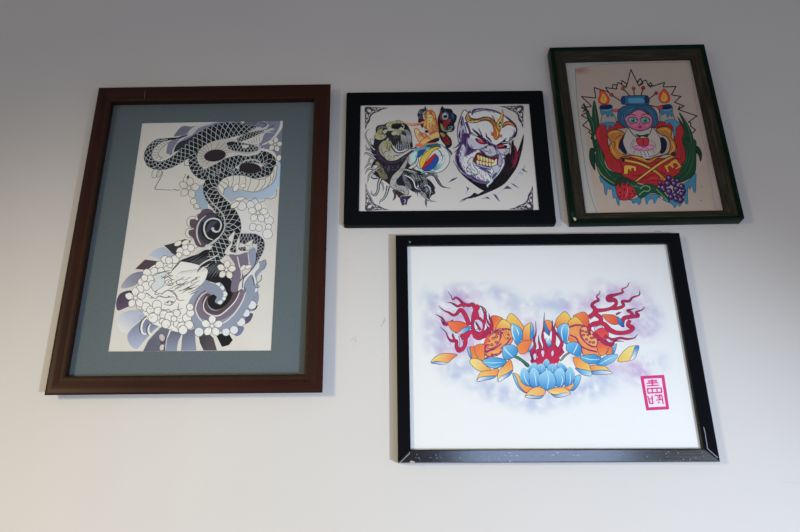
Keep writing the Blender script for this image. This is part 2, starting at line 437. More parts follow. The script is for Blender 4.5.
    A.poly(z([(540, 270), (545, 330), (500, 390), (520, 470), (500, 500), (470, 400), (400, 480), (390, 560), (370, 540), (330, 560), (350, 470), (430, 390), (490, 320)]), (196, 190, 184), line=ED, lw=.45)
    A.line(z([(520, 180), (500, 300), (430, 390), (385, 440), (375, 530)]), .9, (36, 36, 46))
    A.line(z([(470, 420), (490, 470), (490, 500)]), .8, (40, 40, 50))
    A.line(z([(565, 400), (560, 450), (520, 490), (545, 520), (500, 530)]), .5, (70, 70, 80))
    A.line(z([(570, 270), (600, 250), (612, 290), (590, 340), (560, 350)]), .5, ED)
    # --- white puffs round the head
    z = Zf(105, 235)
    puffs = [(755, 165, 42), (815, 170, 38), (700, 245, 42), (600, 245, 40), (545, 300, 40), (630, 345, 42), (495, 370, 45), (420, 380, 42), (450, 440, 40), (370, 470, 42), (410, 510, 45), (350, 540, 40), (860, 130, 36), (560, 360, 36), (650, 300, 30), (740, 200, 30), (395, 430, 34), (470, 490, 34), (330, 590, 30), (520, 420, 30), (640, 255, 36), (800, 120, 30)]
    A.poly([(140, 285), (150, 268), (165, 262), (185, 262), (205, 268), (206, 278), (195, 292), (188, 305), (189, 325), (180, 332), (165, 328), (150, 322), (142, 310), (137, 297)], PALE)
    for a, b, r in puffs:
        A.ell(105 + a / 10, 235 + b / 10, r / 10, r / 10, PALE, line=ED, lw=.55)
    z = Zf(105, 270)
    for a, b, r in [(350, 360, 38), (410, 370, 45), (455, 400, 40), (520, 350, 48), (530, 410, 40), (590, 450, 45), (650, 470, 52), (480, 480, 50), (570, 510, 30), (720, 430, 36), (610, 540, 46), (715, 540, 32), (770, 570, 50), (690, 490, 30), (820, 480, 46), (840, 550, 44), (855, 430, 40), (850, 370, 36), (780, 600, 46)]:
        A.ell(105 + a / 10, 270 + b / 10, r / 10, r / 10, PALE, line=ED, lw=.6)
    for k in range(30):
        a, b = 350 + (k * 97) % 480, 360 + (k * 61) % 220
        A.line(z([(a - 22, b + 8), (a, b + 20), (a + 20, b + 4)]), .4, ED, taper=(.3, .3))
    # face: blue-grey snout, eye, brows, jaw, teeth
    A.poly(z([(470, 190), (465, 150), (500, 110), (480, 60), (520, 30), (640, 20), (600, 60), (590, 150), (540, 190), (500, 215)]), (188, 190, 188), line=ED, lw=.5)
    A.ell(105 + 635 / 10, 270 + 120 / 10, 3.2, 2.1, PALE, line=(70, 68, 70), lw=.5)
    A.ell(105 + 635 / 10, 270 + 121 / 10, .8, .7, (90, 86, 86), n=10)
    strokes = [[(480, 60), (560, 25), (660, 0)], [(560, 90), (620, 60), (660, 90), (700, 100)], [(600, 150), (660, 155), (690, 130)], [(715, 70), (770, 60), (840, 40)], [(720, 95), (720, 140), (780, 145), (810, 110)], [(740, 100), (790, 95)],
               [(500, 215), (560, 240), (620, 205), (680, 215), (730, 270)], [(640, 205), (700, 245), (735, 300), (800, 300)], [(430, 240), (500, 285), (540, 260), (600, 275), (680, 270), (700, 290)], [(420, 260), (470, 290)], [(590, 340), (640, 310), (690, 320), (720, 280)], [(590, 345), (660, 350), (700, 310)],
               [(560, 395), (620, 400), (640, 390)], [(640, 390), (660, 420), (690, 395)], [(740, 330), (730, 380), (750, 410)], [(620, 310), (625, 330), (640, 312)], [(660, 312), (665, 332), (680, 315)], [(560, 250), (590, 225)], [(520, 200), (500, 240), (540, 245)],
               [(730, 210), (800, 195), (860, 160), (900, 140)], [(760, 240), (820, 200), (900, 170)], [(700, 190), (760, 150), (830, 110)], [(850, 70), (900, 40), (960, 10)], [(880, 110), (930, 60), (1000, 20)], [(830, 230), (900, 200), (960, 150)], [(860, 140), (880, 100), (930, 90)],
               [(800, 200), (840, 180), (870, 195)], [(850, 250), (880, 230), (930, 215)], [(620, 30), (660, 60), (720, 40)], [(560, 60), (600, 80), (640, 60)]]
    for s in strokes: A.line(z(s), .75, (62, 58, 58), taper=(.4, .4))
    for k in range(44):
        x0 = 620 + (k * 83) % 300
        y0 = 30 + (k * 47) % 200 - (x0 - 680) * .15
        A.line(z([(x0, y0), (x0 + 25, y0 - 14), (x0 + 52, y0 - 18)]), .5, (84, 80, 79), taper=(.2, .2))
    for (a, b) in ((440, 250), (470, 275), (560, 265), (640, 265), (420, 235)):
        A.ell(105 + a / 10, 270 + b / 10, 1.4, .6, (96, 94, 96), rot=30, n=8)
    for k in range(7):
        A.line(z([(880 + k * 22, 20 - k * 8), (930 + k * 20, -30 - k * 6)]), .8, PALE, False, taper=(1, .1))
    # forelock: pale streaks over the dark mane
    z = Zf(165, 235)
    A.poly(z([(70, 350), (140, 310), (240, 300), (330, 310), (420, 340), (410, 400), (300, 420), (180, 420), (80, 410)]), PALE)
    A.line(z([(330, 320), (400, 270), (480, 230), (540, 190)]), [1.4, 1.4, 1.2, .6], (190, 184, 178))
    A.line(z([(320, 375), (360, 320), (420, 290)]), [.3, 1.8, 2.6], (24, 26, 32))
    A.line(z([(60, 370), (110, 310), (170, 250)]), [.3, 1.4, .5], (36, 36, 40))
    A.line(z([(330, 180), (400, 130), (480, 70), (540, 20)]), [1.5, 1.5, 1.3, .8], (182, 177, 170))
    for k in range(9):
        A.line(z([(120 + 34 * k, 400 - 4 * k), (160 + 34 * k, 370 - 5 * k), (200 + 30 * k, 360 - 6 * k)]), .45, (116, 110, 108), taper=(.2, .2))
    # whisker claws, lower left
    z = Zf(105, 305)
    for pts in ([(420, 110), (370, 160), (350, 220), (360, 280), (400, 290)], [(440, 190), (420, 230), (425, 280), (450, 300)]):
        A.line(z(pts), [1.6, 1.2, 1.2, 1.2, 1][:len(pts)], (56, 56, 62))
        A.line([(x + 1.5, y) for x, y in z(pts)], [1, 1.8, 2, 2, 1][:len(pts)], PALE)
    A.ell(162, 337.5, 3, 4, (176, 160, 164), rot=-20, line=(50, 46, 50), lw=.5)
    A.ell(162, 347.5, 2.6, 3.4, (186, 168, 166), rot=20, line=(50, 46, 50), lw=.5)
    A.line(z([(550, 370), (590, 380), (610, 330)]), 1, (40, 38, 42))
    A.line(z([(590, 420), (600, 460)]), .8, (40, 38, 42))
    # --- blossoms
    PC = (206, 196, 180)
    flower(A, 189, 188, 10.5, -80, (192, 182, 168), ED)
    flower(A, 275, 144.5, 7.6, -80, (196, 187, 176), ED)
    flower(A, 258, 213, 10, -86, (204, 196, 186), ED)
    flower(A, 226.5, 270, 9.6, -84, PC, ED)
    flower(A, 212, 326, 11, -88, (208, 201, 192), ED)
    flower(A, 135.5, 298, 10.5, -92, (208, 200, 192), ED)
    for cx, cy, rx, ry, rt in ((178, 243.5, 4, 2.4, -25), (185.5, 242.5, 4, 2.3, -25), (243, 268, 3.8, 2, -45), (248.5, 267, 3.6, 2, -15), (236, 188, 2.6, 4.2, 30), (243, 186, 3, 2, -10), (235, 205, 5, 2.6, -35), (240, 199, 5, 1.8, -8), (279, 158, 2.4, 3.2, 20), (159, 173.5, 2, 4.5, 25), (155.5, 173, 3, 5.5, 28)):
        A.ell(cx, cy, rx, ry, PC if cx > 165 else None, rot=rt, line=ED, lw=.45)
    # unfinished pencil lines on the bare left side
    z = Zf(130, 155)
    A.line(z([(330, 160), (315, 210), (260, 310), (250, 340), (300, 346), (420, 352)]), [.5, .7, .6, .7, .5, .4], (84, 80, 78), n=3)
    A.line(z([(430, 345), (450, 345), (480, 355), (500, 345)]), .6, (60, 56, 56))
    A.line(z([(545, 60), (545, 105), (590, 105)]), .5, ED, False)
    A.line(z([(560, 190), (540, 230), (530, 280)]), .5, ED)
    A.ell(188, 177, 1.1, 1.8, (40, 42, 48), rot=20, n=10)
def corner(A, ox, oy, sx, sy, c, paper):
    """one scrollwork corner, drawn from its outer corner point"""
    P = lambda pts: [(ox + sx * p[0], oy + sy * p[1]) + tuple(p[2:]) for p in pts]
    A.poly(P([(0, 0), (9, 0), (16, .3), (26, .6), (20, 2.0), (15, 4.5), (11, 6), (8, 8), (6, 11), (5.2, 15), (2.4, 19), (.3, 24), (0, 16), (0, 8)]), c, n=3)
    for cx, cy, rx, ry, r in ((4.6, 3.8, 2.6, 1.5, 40), (10.5, 1.9, 1.6, .8, 10), (2.2, 9.5, .9, 1.9, 0), (14.5, 1.7, 1.6, .55, -10), (1.8, 14.4, .6, 1.5, 0), (17.8, 1.2, 1.3, .4, -5), (1.1, 18.0, .4, 1.4, 0), (7.4, 1.0, .8, .5, 0), (1.0, 6.2, .5, .8, 0), (6.6, 6.6, .9, .5, 45), (9.6, 4.0, .8, .4, -20), (3.6, 11, .4, .9, 10), (8.2, 5.0, 1.6, .6, -30), (4.7, 8.6, .55, 1.5, 30), (12.2, 4.0, 1.3, .4, -30), (3.3, 13, .4, 1.3, 25)):
        r = r if sx * sy > 0 else -r
        A.ell(ox + sx * cx, oy + sy * cy, rx, ry, paper, rot=r, n=10)
    A.line(P([(2.5, 2.5), (5, 2), (7, 4), (6, 6), (3.5, 5.5)]), .45, c)
    A.line(P([(6.5, .8), (9, 2.2), (12, 1)]), .4, c)


def draw_flash(A):
    PAPER, K, PU = (160, 149, 150), (14, 13, 18), (52, 36, 72)
    INK = (34, 30, 42)
    A.wash([(358, 103), (531, 101), (542, 212), (356, 213)], 4, 4, lambda x, y: PAPER)
    corner(A, 365, 107.2, .93, .93, (56, 50, 56), PAPER)
    corner(A, 523.3, 105.8, -.93, .93, (54, 46, 56), PAPER)
    corner(A, 365.5, 210.4, .93, -1.0, (66, 60, 74), PAPER)
    corner(A, 533, 209.8, -.93, -1.0, (58, 48, 64), PAPER)
    z = Zf(356, 100, 13.3)
    # --- the tentacled beast
    zb = Zf(356, 135, 13.3)
    zc = Zf(356, 173, 13.3)
    zd = Zf(400, 173, 13.3)
    A.poly(zb([(240, 60), (330, 40), (480, -20), (700, 120), (760, 180), (690, 300), (720, 400), (900, 540), (1000, 620), (1050, 720), (900, 700), (780, 660), (700, 640), (600, 720), (480, 690), (420, 640), (330, 580), (240, 530), (200, 420), (250, 300), (190, 200)]), (30, 24, 36))
    A.poly(zb([(260, 380), (300, 360), (360, 440), (420, 560), (380, 590), (310, 540)]), (112, 102, 78), c2=(92, 80, 62), p1=(378, 165), p2=(388, 178))
    A.poly(zb([(210, 440), (260, 400), (290, 440), (240, 500), (190, 530)]), (150, 145, 146))
    # tentacles left: dark stroke with a pale core
    def tent(pts, w, core=(146, 142, 147), edge=(30, 28, 38), k=.36):
        A.line(pts, w, edge, taper=(1, .25))
        A.line(pts, [x * k for x in w], core, taper=(1, .1))
    tent(zb([(250, 200), (200, 150), (150, 70), (125, 0), (150, -60), (190, -80)]), [3.2, 2.4, 1.9, 1.5, 1.2, .8])
    tent(zb([(260, 320), (200, 270), (140, 240), (115, 250), (120, 270)]), [3, 2.6, 2, 1.4, 1])
    tent(zb([(200, 300), (175, 330), (170, 360), (135, 350)]), [2, 1.8, 1.4, .8])
    tent(zb([(200, 390), (160, 390), (125, 430), (115, 460)]), [2.2, 2, 1.4, .7])
    tent(zb([(230, 450), (170, 450), (135, 490), (125, 530)]), [2.4, 2.2, 1.4, .7])
    tent(zb([(200, 190), (160, 180), (130, 150), (140, 120)]), [2, 1.6, 1.2, .7])
    tent(zb([(320, 430), (250, 470), (180, 520), (160, 600), (150, 640)]), [2.8, 2.4, 2.0, 1.6, 1])
    tent(zb([(180, 210), (140, 190), (120, 200)]), [1.6, 1.2, .7])
    A.poly(zb([(190, 60), (240, 60), (230, 140), (200, 110)]), (150, 146, 150), line=INK)
    tent(zc([(330, 70), (300, 150), (295, 220), (260, 290), (215, 285), (200, 250), (215, 235)]), [4, 3, 2.8, 2.4, 1.9, 1.5, 1])
    tent(zc([(130, 140), (140, 220), (180, 300), (240, 400)]), [1, 1.6, 2, 1.2])
    tent(zc([(430, 170), (410, 260), (370, 340), (320, 380), (318, 425)]), [3.8, 3, 2.3, 1.8, 1.1])
    tent(zc([(345, 120), (360, 180), (365, 220), (350, 250)]), [1.8, 1.6, 1.3, .7])
    tent(zc([(500, 220), (520, 290), (510, 340), (480, 365)]), [3, 2.4, 2, 1], core=(70, 66, 80))
    A.poly(zc([(205, 50), (240, 20), (280, 55), (240, 70)]), (140, 146, 152), line=INK)
    A.line(zc([(195, 60), (245, 78), (300, 70)]), .9, INK)
    # tail: pale speckled belly, dark tuft
    A.poly(zc([(490, 30), (580, -60), (690, -220), (700, -180), (620, 0), (540, 100), (560, 160), (640, 170), (690, 220), (700, 280), (640, 300), (590, 330), (580, 320), (640, 280), (620, 240), (520, 220), (460, 180), (450, 120)]), (136, 130, 132), line=INK, lw=.6, n=4)
    for k in range(46):
        t = k / 46
        bx, by = (690 - 210 * t * 1.0, -180 + 300 * t) if t < .6 else (500 + (t - .6) * 420, 90 + (t - .6) * 400)
        A.ell(356 + (bx + (k * 37) % 60 - 20) / 13.3, 173 + (by + (k * 23) % 40) / 13.3, .34, .28, (74, 68, 74), n=6)
    A.poly(zc([(520, 240), (560, 235), (640, 280), (600, 300), (570, 330)]), (52, 30, 34))
    A.poly(zc([(585, 330), (640, 310), (740, 300), (720, 330), (690, 360), (670, 430), (650, 415), (620, 435), (600, 400)]), (46, 38, 66), n=3)
    A.line(zc([(640, 350), (660, 370), (640, 400)]), .7, (140, 136, 150))
    # right-hand tentacle mass
    A.poly(zd([(60, -60), (140, -40), (260, -30), (330, 40), (410, 130), (470, 260), (420, 300), (380, 350), (320, 260), (250, 260), (180, 250), (120, 210), (60, 120)]), (30, 26, 38), n=4)
    A.poly(zd([(40, 0), (80, 60), (140, 150), (150, 210), (100, 200), (40, 90)]), (92, 90, 104), n=3)
    tent(zd([(60, 30), (130, 60), (180, 110), (205, 190), (250, 215), (270, 190)]), [2, 3, 3, 2.8, 2.4, 1.2], core=(170, 166, 170))
    A.line(zd([(225, 175), (245, 190), (240, 160)]), .8, (150, 148, 152))
    tent(zd([(320, 180), (350, 160), (390, 190), (405, 260), (380, 340)]), [2, 3, 3.2, 2.8, 1.6], core=(140, 142, 154))
    tent(zd([(270, 220), (310, 290), (370, 350), (430, 375), (490, 382)]), [2.6, 2.6, 2.2, 1.6, 1])
    tent(zd([(350, 350), (345, 400), (352, 460)]), [2.4, 2.2, .6], core=(96, 98, 118))
    for k in range(5):
        A.line(zd([(200 + 25 * k, 230), (215 + 22 * k, 280 + (k % 2) * 40)]), [1.6, .3], (60, 52, 78), False)
    for k in range(10):
        A.line(zd([(150 + 18 * k, 20 + (k * 31) % 60), (175 + 18 * k, 40 + (k * 31) % 60), (190 + 18 * k, 80 + (k * 17) % 50)]), .5, (126, 124, 132), taper=(.2, .2))
    tent(zd([(300, -10), (340, 40), (400, 20), (460, 40), (500, 100), (550, 170), (620, 195), (680, 205)]), [2.4, 2.6, 2.2, 2.4, 3, 2.6, 1.6, .8], core=(90, 92, 100))
    tent(zd([(-10, -40), (60, -40), (140, -10), (240, 5)]), [2, 2.4, 2.4, 1.4], core=(150, 150, 150))
    # shoulder / throat
    A.poly(zb([(300, 170), (340, 100), (420, 40), (460, 0), (500, 60), (470, 110), (520, 190), (560, 220), (640, 215), (720, 180), (770, 180), (700, 230), (620, 280), (540, 330), (440, 340), (380, 300), (330, 250)]), (128, 122, 108), c2=(150, 142, 132), p1=(382, 145), p2=(392, 160), n=4)
    A.poly(zb([(370, 130), (400, 80), (440, 70), (470, 170), (440, 200), (400, 180)]), (128, 120, 84))
    for s in ([(380, 300), (370, 250), (390, 220), (430, 210), (440, 170)], [(400, 90), (420, 130), (410, 180), (450, 195)], [(440, 60), (460, 120), (480, 180), (520, 230)], [(490, 280), (560, 270), (640, 240)]):
        A.line(zb(s), .6, (60, 48, 56), taper=(.4, .4))
    A.poly(zb([(260, 230), (300, 200), (340, 290), (420, 345), (520, 345), (620, 300), (720, 220), (780, 200), (700, 270), (600, 350), (500, 380), (400, 370), (310, 330)]), (50, 34, 56), n=4)
    A.poly(zb([(460, 110), (500, 100), (560, 200), (640, 205), (720, 165), (800, 155), (800, 190), (720, 190), (640, 245), (560, 245), (500, 210)]), (60, 48, 62), n=4)
    A.line(zb([(450, 90), (500, 160), (550, 215), (620, 215), (700, 175), (780, 160)]), [.5, 1.4, 1.5, 1.3, 1.2, .8], (168, 156, 164))
    A.line(zb([(540, 250), (620, 250), (700, 205), (790, 185)]), .8, (146, 138, 148))
    # skull head
    A.poly(z([(240, 500), (260, 440), (265, 370), (300, 335), (370, 325), (440, 290), (540, 275), (630, 290), (680, 330), (720, 400), (745, 480), (740, 560), (760, 620), (700, 640), (600, 650), (520, 640), (470, 560), (420, 500), (390, 540), (300, 540)]), (38, 32, 38), n=4)
    A.poly(z([(250, 500), (260, 450), (320, 400), (350, 390), (340, 440), (400, 470), (380, 510), (310, 530)]), (140, 130, 106), n=4)
    A.poly(z([(280, 420), (330, 385), (355, 395), (320, 440), (290, 480)]), (132, 124, 74), n=3)
    A.poly(z([(280, 400), (290, 370), (320, 350), (400, 345), (420, 370), (330, 380)]), (92, 82, 94), n=3)
    A.poly(z([(400, 330), (450, 290), (540, 280), (640, 300), (600, 310), (520, 310), (470, 330), (470, 370), (430, 380)]), (148, 139, 110), n=4)
    A.poly(z([(420, 380), (460, 340), (470, 375), (560, 390), (600, 360), (640, 400), (580, 440), (500, 470), (470, 440), (500, 410), (430, 410)]), (146, 137, 122), n=3)
    A.poly(z([(540, 430), (600, 390), (640, 400), (600, 440), (560, 470)]), (146, 138, 106), n=3)
    A.poly(z([(350, 420), (400, 390), (420, 410), (380, 450)]), (140, 134, 132), n=3)
    A.poly(z([(475, 350), (540, 335), (610, 330), (580, 365), (520, 380), (480, 378)]), K, n=3)
    A.poly(z([(620, 320), (660, 330), (685, 370), (640, 390), (650, 350)]), K, n=3)
    A.line(z([(610, 325), (640, 350), (620, 390)]), .7, (160, 156, 150))
    A.ell(356 + 540 / 13.3, 100 + 500 / 13.3, 3.2, 2.2, (54, 50, 60))
    A.poly(z([(640, 400), (690, 400), (740, 470), (720, 480), (660, 440)]), (104, 102, 106), n=3)
    A.poly(z([(490, 560), (600, 480), (720, 470), (750, 560), (740, 640), (600, 650), (520, 640)]), (32, 30, 38), n=4)
    for k in range(9):  # fangs
        x0 = 598 + k * 16
        A.line(z([(x0, 450 + (k * 7) % 30), (x0 + 6, 510 + (k * 31) % 50), (x0 - 2, 560 + (k * 17) % 60)]), [.9, .7, .15], (140, 136, 140), False)
    for k in range(9):
        A.line(z([(510 + 26 * k, 660), (516 + 24 * k, 600 - (k * 23) % 50)]), [.9, .2], (132, 130, 136), False)
    # --- crystal ball
    zg = Zf(400, 135, 13.3)
    A.ell(400 + 430 / 13.3, 135 + 310 / 13.3, 17.6, 15.4, (164, 158, 162), line=(36, 60, 70), lw=.7, n=30)
    A.poly(zg([(160, 260), (200, 190), (280, 150), (380, 120), (460, 115), (520, 140), (400, 180), (300, 220), (250, 290), (230, 350), (170, 360)]), (78, 124, 138), n=4)
    A.poly(zg([(330, 150), (480, 110), (540, 150), (440, 170)]), (24, 82, 92), n=3)
    A.poly(zg([(240, 220), (300, 190), (350, 200), (260, 300), (240, 280)]), (30, 70, 110), n=3)
    A.poly(zg([(160, 260), (200, 215), (225, 240), (200, 340), (160, 360)]), (140, 164, 172), n=3)
    A.poly(zg([(260, 380), (290, 290), (380, 200), (460, 160), (550, 160), (470, 195), (420, 240), (350, 340), (290, 440), (270, 440)]), (176, 142, 22), line=(40, 32, 20), lw=.6, n=4)
    A.poly(zg([(280, 450), (350, 350), (450, 250), (480, 260), (430, 350), (350, 420)]), (150, 14, 30), n=3)
    A.poly(zg([(290, 460), (350, 420), (430, 350), (480, 265), (515, 310), (500, 370), (440, 450), (360, 475)]), (16, 62, 132), line=K, lw=.4, n=3)
    A.poly(zg([(440, 460), (510, 380), (580, 370), (550, 430), (480, 470)]), (30, 110, 122), c2=(150, 156, 160), p1=(435, 168), p2=(443, 164), n=3)
    A.poly(zg([(225, 440), (260, 450), (340, 485), (420, 480), (380, 500), (290, 490)]), (120, 170, 184), n=3)
    A.line(zg([(490, 185), (540, 230), (565, 300), (560, 350)]), [.5, 1, .6, .3], (40, 44, 60))
    A.line(zg([(520, 270), (600, 272)]), .4, (60, 90, 96))
    A.line(zg([(575, 270), (600, 330), (570, 400)]), .4, (80, 130, 140))
    # horn in front of the ball
    A.poly(zg([(235, 270), (245, 340), (215, 410), (160, 450), (110, 440), (170, 390), (215, 350)]), (164, 158, 150), line=INK, lw=.7, n=4)
    tent(zg([(280, 510), (330, 490), (400, 490), (460, 500), (510, 560)]), [1.6, 2.4, 2.4, 2.4, 2.8], core=(150, 150, 152))
    tent(zg([(60, 455), (130, 475), (230, 500)]), [1.6, 3, 2], core=(158, 156, 152))
    # --- fairy's wings
    zf = Zf(400, 100, 13.3)
    A.poly(zf([(230, 200), (260, 130), (320, 110), (330, 80), (350, 110), (355, 140), (320, 160), (300, 230), (330, 280), (300, 370), (270, 330), (240, 290), (245, 240)]), (26, 30, 46), n=4)
    A.poly(zf([(270, 220), (300, 200), (310, 250), (280, 270)]), (78, 20, 36), n=3)
    A.poly(zf([(300, 175), (325, 155), (330, 180), (310, 205)]), (110, 120, 132), n=3)
    A.poly(zf([(250, 170), (280, 140), (290, 160), (260, 200)]), (24, 52, 86), n=3)
    A.poly(zf([(530, 160), (540, 110), (565, 80), (590, 110), (680, 120), (710, 170), (755, 210), (745, 280), (720, 320), (730, 370), (700, 420), (620, 440), (680, 520), (690, 600), (640, 640), (590, 590), (540, 520), (510, 400), (500, 260)]), (14, 18, 26), n=4)
    A.poly(zf([(530, 190), (560, 170), (620, 240), (680, 260), (640, 330), (600, 380), (560, 350), (580, 280), (540, 260)]), (122, 14, 26), n=4)
    A.poly(zf([(540, 170), (560, 160), (550, 230), (530, 240)]), (96, 20, 40), n=3)
    A.ell(400 + 600 / 13.3, 100 + 215 / 13.3, 3.2, 3.6, (112, 130, 140))
    A.ell(400 + 602 / 13.3, 100 + 216 / 13.3, 1.9, 2, (16, 30, 34))
    A.ell(400 + 598 / 13.3, 100 + 192 / 13.3, .9, .8, (184, 180, 184), n=8)
    A.poly(zf([(540, 310), (560, 330), (600, 400), (680, 390), (690, 405), (620, 425), (560, 400), (540, 350)]), (120, 110, 70), n=3)
    A.poly(zf([(640, 360), (690, 345), (710, 370), (660, 390)]), (72, 100, 118), n=3)
    A.ell(400 + 665 / 13.3, 100 + 365 / 13.3, 1.3, .8, (24, 34, 60), n=10)
    A.poly(zf([(680, 170), (720, 200), (715, 260), (690, 240)]), (30, 56, 92), n=3)
    A.poly(zf([(545, 440), (600, 450), (660, 540), (670, 580), (620, 600), (580, 540)]), (104, 12, 26), n=3)
    A.poly(zf([(530, 440), (570, 440), (600, 480), (570, 490)]), (120, 110, 66), n=3)
    A.line(zg([(600, 150), (640, 190), (680, 240), (675, 270)]), [1, 1.6, 1.8, .8], (22, 44, 50))
    # --- fairy
    SK, SD, HA = (200, 136, 82), (140, 52, 30), (158, 78, 32)
    A.poly(zf([(320, 200), (340, 150), (390, 130), (450, 150), (480, 210), (500, 300), (510, 380), (480, 440), (440, 400), (340, 390), (310, 340), (330, 270)]), HA, n=4)
    A.poly(zf([(90, 310), (160, 318), (240, 310), (320, 280), (330, 300), (240, 335), (160, 340), (100, 330)]), SK, line=SD, lw=.5, n=3)
    A.poly(zf([(90, 312), (60, 300), (30, 295), (60, 312), (100, 332)]), (168, 120, 70), n=3)
    A.line(zf([(150, 335), (220, 332), (310, 300)]), .9, (170, 50, 30), taper=(.3, .3))
    A.poly(zf([(360, 290), (430, 280), (480, 320), (500, 400), (520, 480), (420, 500), (370, 420)]), SK, c2=SD, p1=(430, 124), p2=(438, 134), n=3)
    A.poly(zf([(340, 210), (380, 190), (430, 210), (430, 270), (390, 295), (350, 270)]), (206, 150, 98), n=4)
    A.line(zf([(345, 228), (372, 236)]), .6, (70, 30, 16)); A.line(zf([(395, 238), (422, 226)]), .6, (70, 30, 16))
    A.line(zf([(372, 272), (395, 274)]), .5, (120, 30, 20)); A.line(zf([(384, 240), (380, 258)]), .4, (150, 70, 36))
    A.poly(zf([(330, 220), (350, 170), (400, 150), (380, 200), (345, 240), (350, 300), (330, 350), (315, 330)]), (196, 136, 70), n=3)
    A.poly(zf([(420, 160), (460, 200), (470, 290), (490, 360), (470, 400), (440, 330), (440, 240)]), (200, 140, 74), n=3)
    for s in ([(360, 160), (340, 230), (325, 320)], [(440, 180), (455, 260), (450, 350)], [(470, 220), (485, 300), (480, 400)], [(400, 140), (430, 190), (445, 250)]):
        A.line(zf(s), .6, (136, 50, 18), taper=(.3, .3))
    A.line(zf([(395, 300), (392, 340), (400, 380)]), .5, SD)
    A.line(zf([(440, 320), (425, 380), (460, 380)]), .5, SD)
    # crossed legs
    A.poly(zf([(190, 400), (220, 375), (250, 400), (290, 470), (350, 470), (340, 530), (260, 560), (230, 520), (205, 460)]), (202, 140, 92), line=(120, 36, 24), lw=.6, n=3)
    A.poly(zf([(260, 430), (330, 450), (400, 490), (360, 520), (290, 480)]), (172, 92, 50), line=(120, 36, 24), lw=.5, n=3)
    A.poly(zf([(260, 590), (280, 540), (360, 490), (480, 420), (520, 440), (525, 500), (480, 550), (380, 560), (290, 620)]), (202, 132, 78), line=(110, 30, 22), lw=.6, n=3)
    A.poly(zf([(330, 410), (370, 400), (375, 430), (340, 440)]), (30, 24, 36), n=3)
    A.poly(zf([(380, 550), (500, 500), (520, 540), (440, 575), (350, 585)]), (22, 26, 40), n=3)
    A.poly(zf([(205, 590), (260, 575), (300, 590), (320, 640), (290, 640), (270, 620), (215, 625)]), (190, 84, 58), n=3)
    A.line(zf([(330, 585), (400, 580), (480, 572)]), 1.3, (196, 84, 56))
    A.line(zf([(240, 440), (260, 520), (270, 580)]), .7, (206, 90, 50), taper=(.3, .3))
    # --- the demon
    ze = Zf(445, 100, 13.3); zh = Zf(445, 135, 13.3); zi = Zf(485, 135, 13.3); zj = Zf(485, 100, 13.3); zk = Zf(445, 173, 13.3); zl = Zf(485, 173, 13.3)
    # black collar behind the head
    A.poly(zh([(105, 330), (150, 420), (200, 500), (330, 620), (520, 745), (640, 735), (790, 650), (890, 530), (960, 420), (1000, 300), (1040, 120), (1046, -10), (1000, 120), (950, 240), (920, 150), (905, 10), (880, 120), (870, 260), (840, 180), (780, 250), (700, 500), (300, 560)]), (16, 12, 20), n=3)
    A.poly(zi([(390, 130), (425, 190), (430, 260), (440, 240), (470, 210), (430, 330), (410, 400), (370, 440), (365, 330), (360, 250), (385, 340), (395, 240)]), (98, 12, 40), n=3)
    for s in ([(440, 230), (415, 330), (380, 430)], [(365, 290), (375, 380), (350, 450)], [(420, 200), (410, 300), (400, 380)]):
        A.line(zi(s), .7, (128, 22, 54), taper=(.2, .2))
    A.poly(zh([(520, 742), (440, 790), (380, 830), (290, 830), (190, 880), (280, 850), (400, 830), (640, 735)]), (24, 18, 40), n=3)
    A.poly(zk([(520, 240), (440, 280), (390, 260), (350, 300), (290, 325), (330, 325), (420, 300), (600, 230)]), (26, 20, 40), n=3)
    A.line(zk([(600, 232), (420, 300), (300, 330), (240, 370), (190, 390)]), [1.2, 1.6, 1.2, .6, .2], (24, 20, 36))
    # skin
    A.poly(zh([(250, -330), (330, -300), (560, -330), (760, -270), (900, -150), (960, -70), (900, 20), (860, 60), (870, 130), (850, 200), (800, 300), (790, 400), (720, 520), (640, 600), (580, 630), (480, 600), (360, 560), (230, 480), (150, 370), (140, 280), (180, 200), (190, 120), (165, 0), (180, -150)]), (170, 162, 166), line=PU, lw=.9, n=4)
    # crown of the skull: purple edge
    A.line(ze([(360, 200), (380, 140), (460, 118), (560, 122), (660, 140), (740, 175)]), [1.6, 2.2, 1.4, 1.2, 1, .5], (58, 34, 82))
    A.line(zj([(240, 190), (320, 250), (400, 330), (420, 400), (400, 470), (370, 530)]), [.5, 1.2, 1.4, 1.4, 1.4, 1], (44, 30, 66))
    A.line(ze([(280, 290), (300, 340), (330, 420), (320, 480)]), [3, 2.6, 2, 2.4], (72, 48, 96))
    # ear
    A.poly(ze([(230, 215), (190, 290), (165, 400), (170, 500), (190, 560), (230, 560), (270, 500), (280, 400), (250, 300)]), (150, 138, 160), line=PU, lw=.8, n=3)
    for s in ([(235, 230), (215, 300), (230, 340), (250, 320)], [(260, 390), (235, 420), (260, 440)], [(200, 400), (190, 480), (210, 530)], [(245, 240), (230, 270)], [(215, 440), (235, 490)]):
        A.line(ze(s), [1.4, 1.8, 1.2, .6][:len(s)], (38, 24, 56), taper=(.3, .3))
    # shading of the cheek and jaw (purple ink)
    A.poly(zh([(240, -20), (330, 0), (300, 110), (330, 170), (260, 260), (280, 200), (240, 120), (200, 200), (180, 330), (230, 430), (290, 520), (390, 545), (330, 570), (220, 480), (140, 330), (150, 230), (200, 120)]), (56, 34, 78), line=(104, 88, 122), lw=.9, n=4)
    A.poly(zh([(300, 30), (340, 130), (420, 180), (530, 165), (560, 140), (520, 180), (420, 200), (350, 240), (260, 280), (290, 180), (290, 90)]), (54, 34, 76), line=(104, 88, 122), lw=.9, n=4)
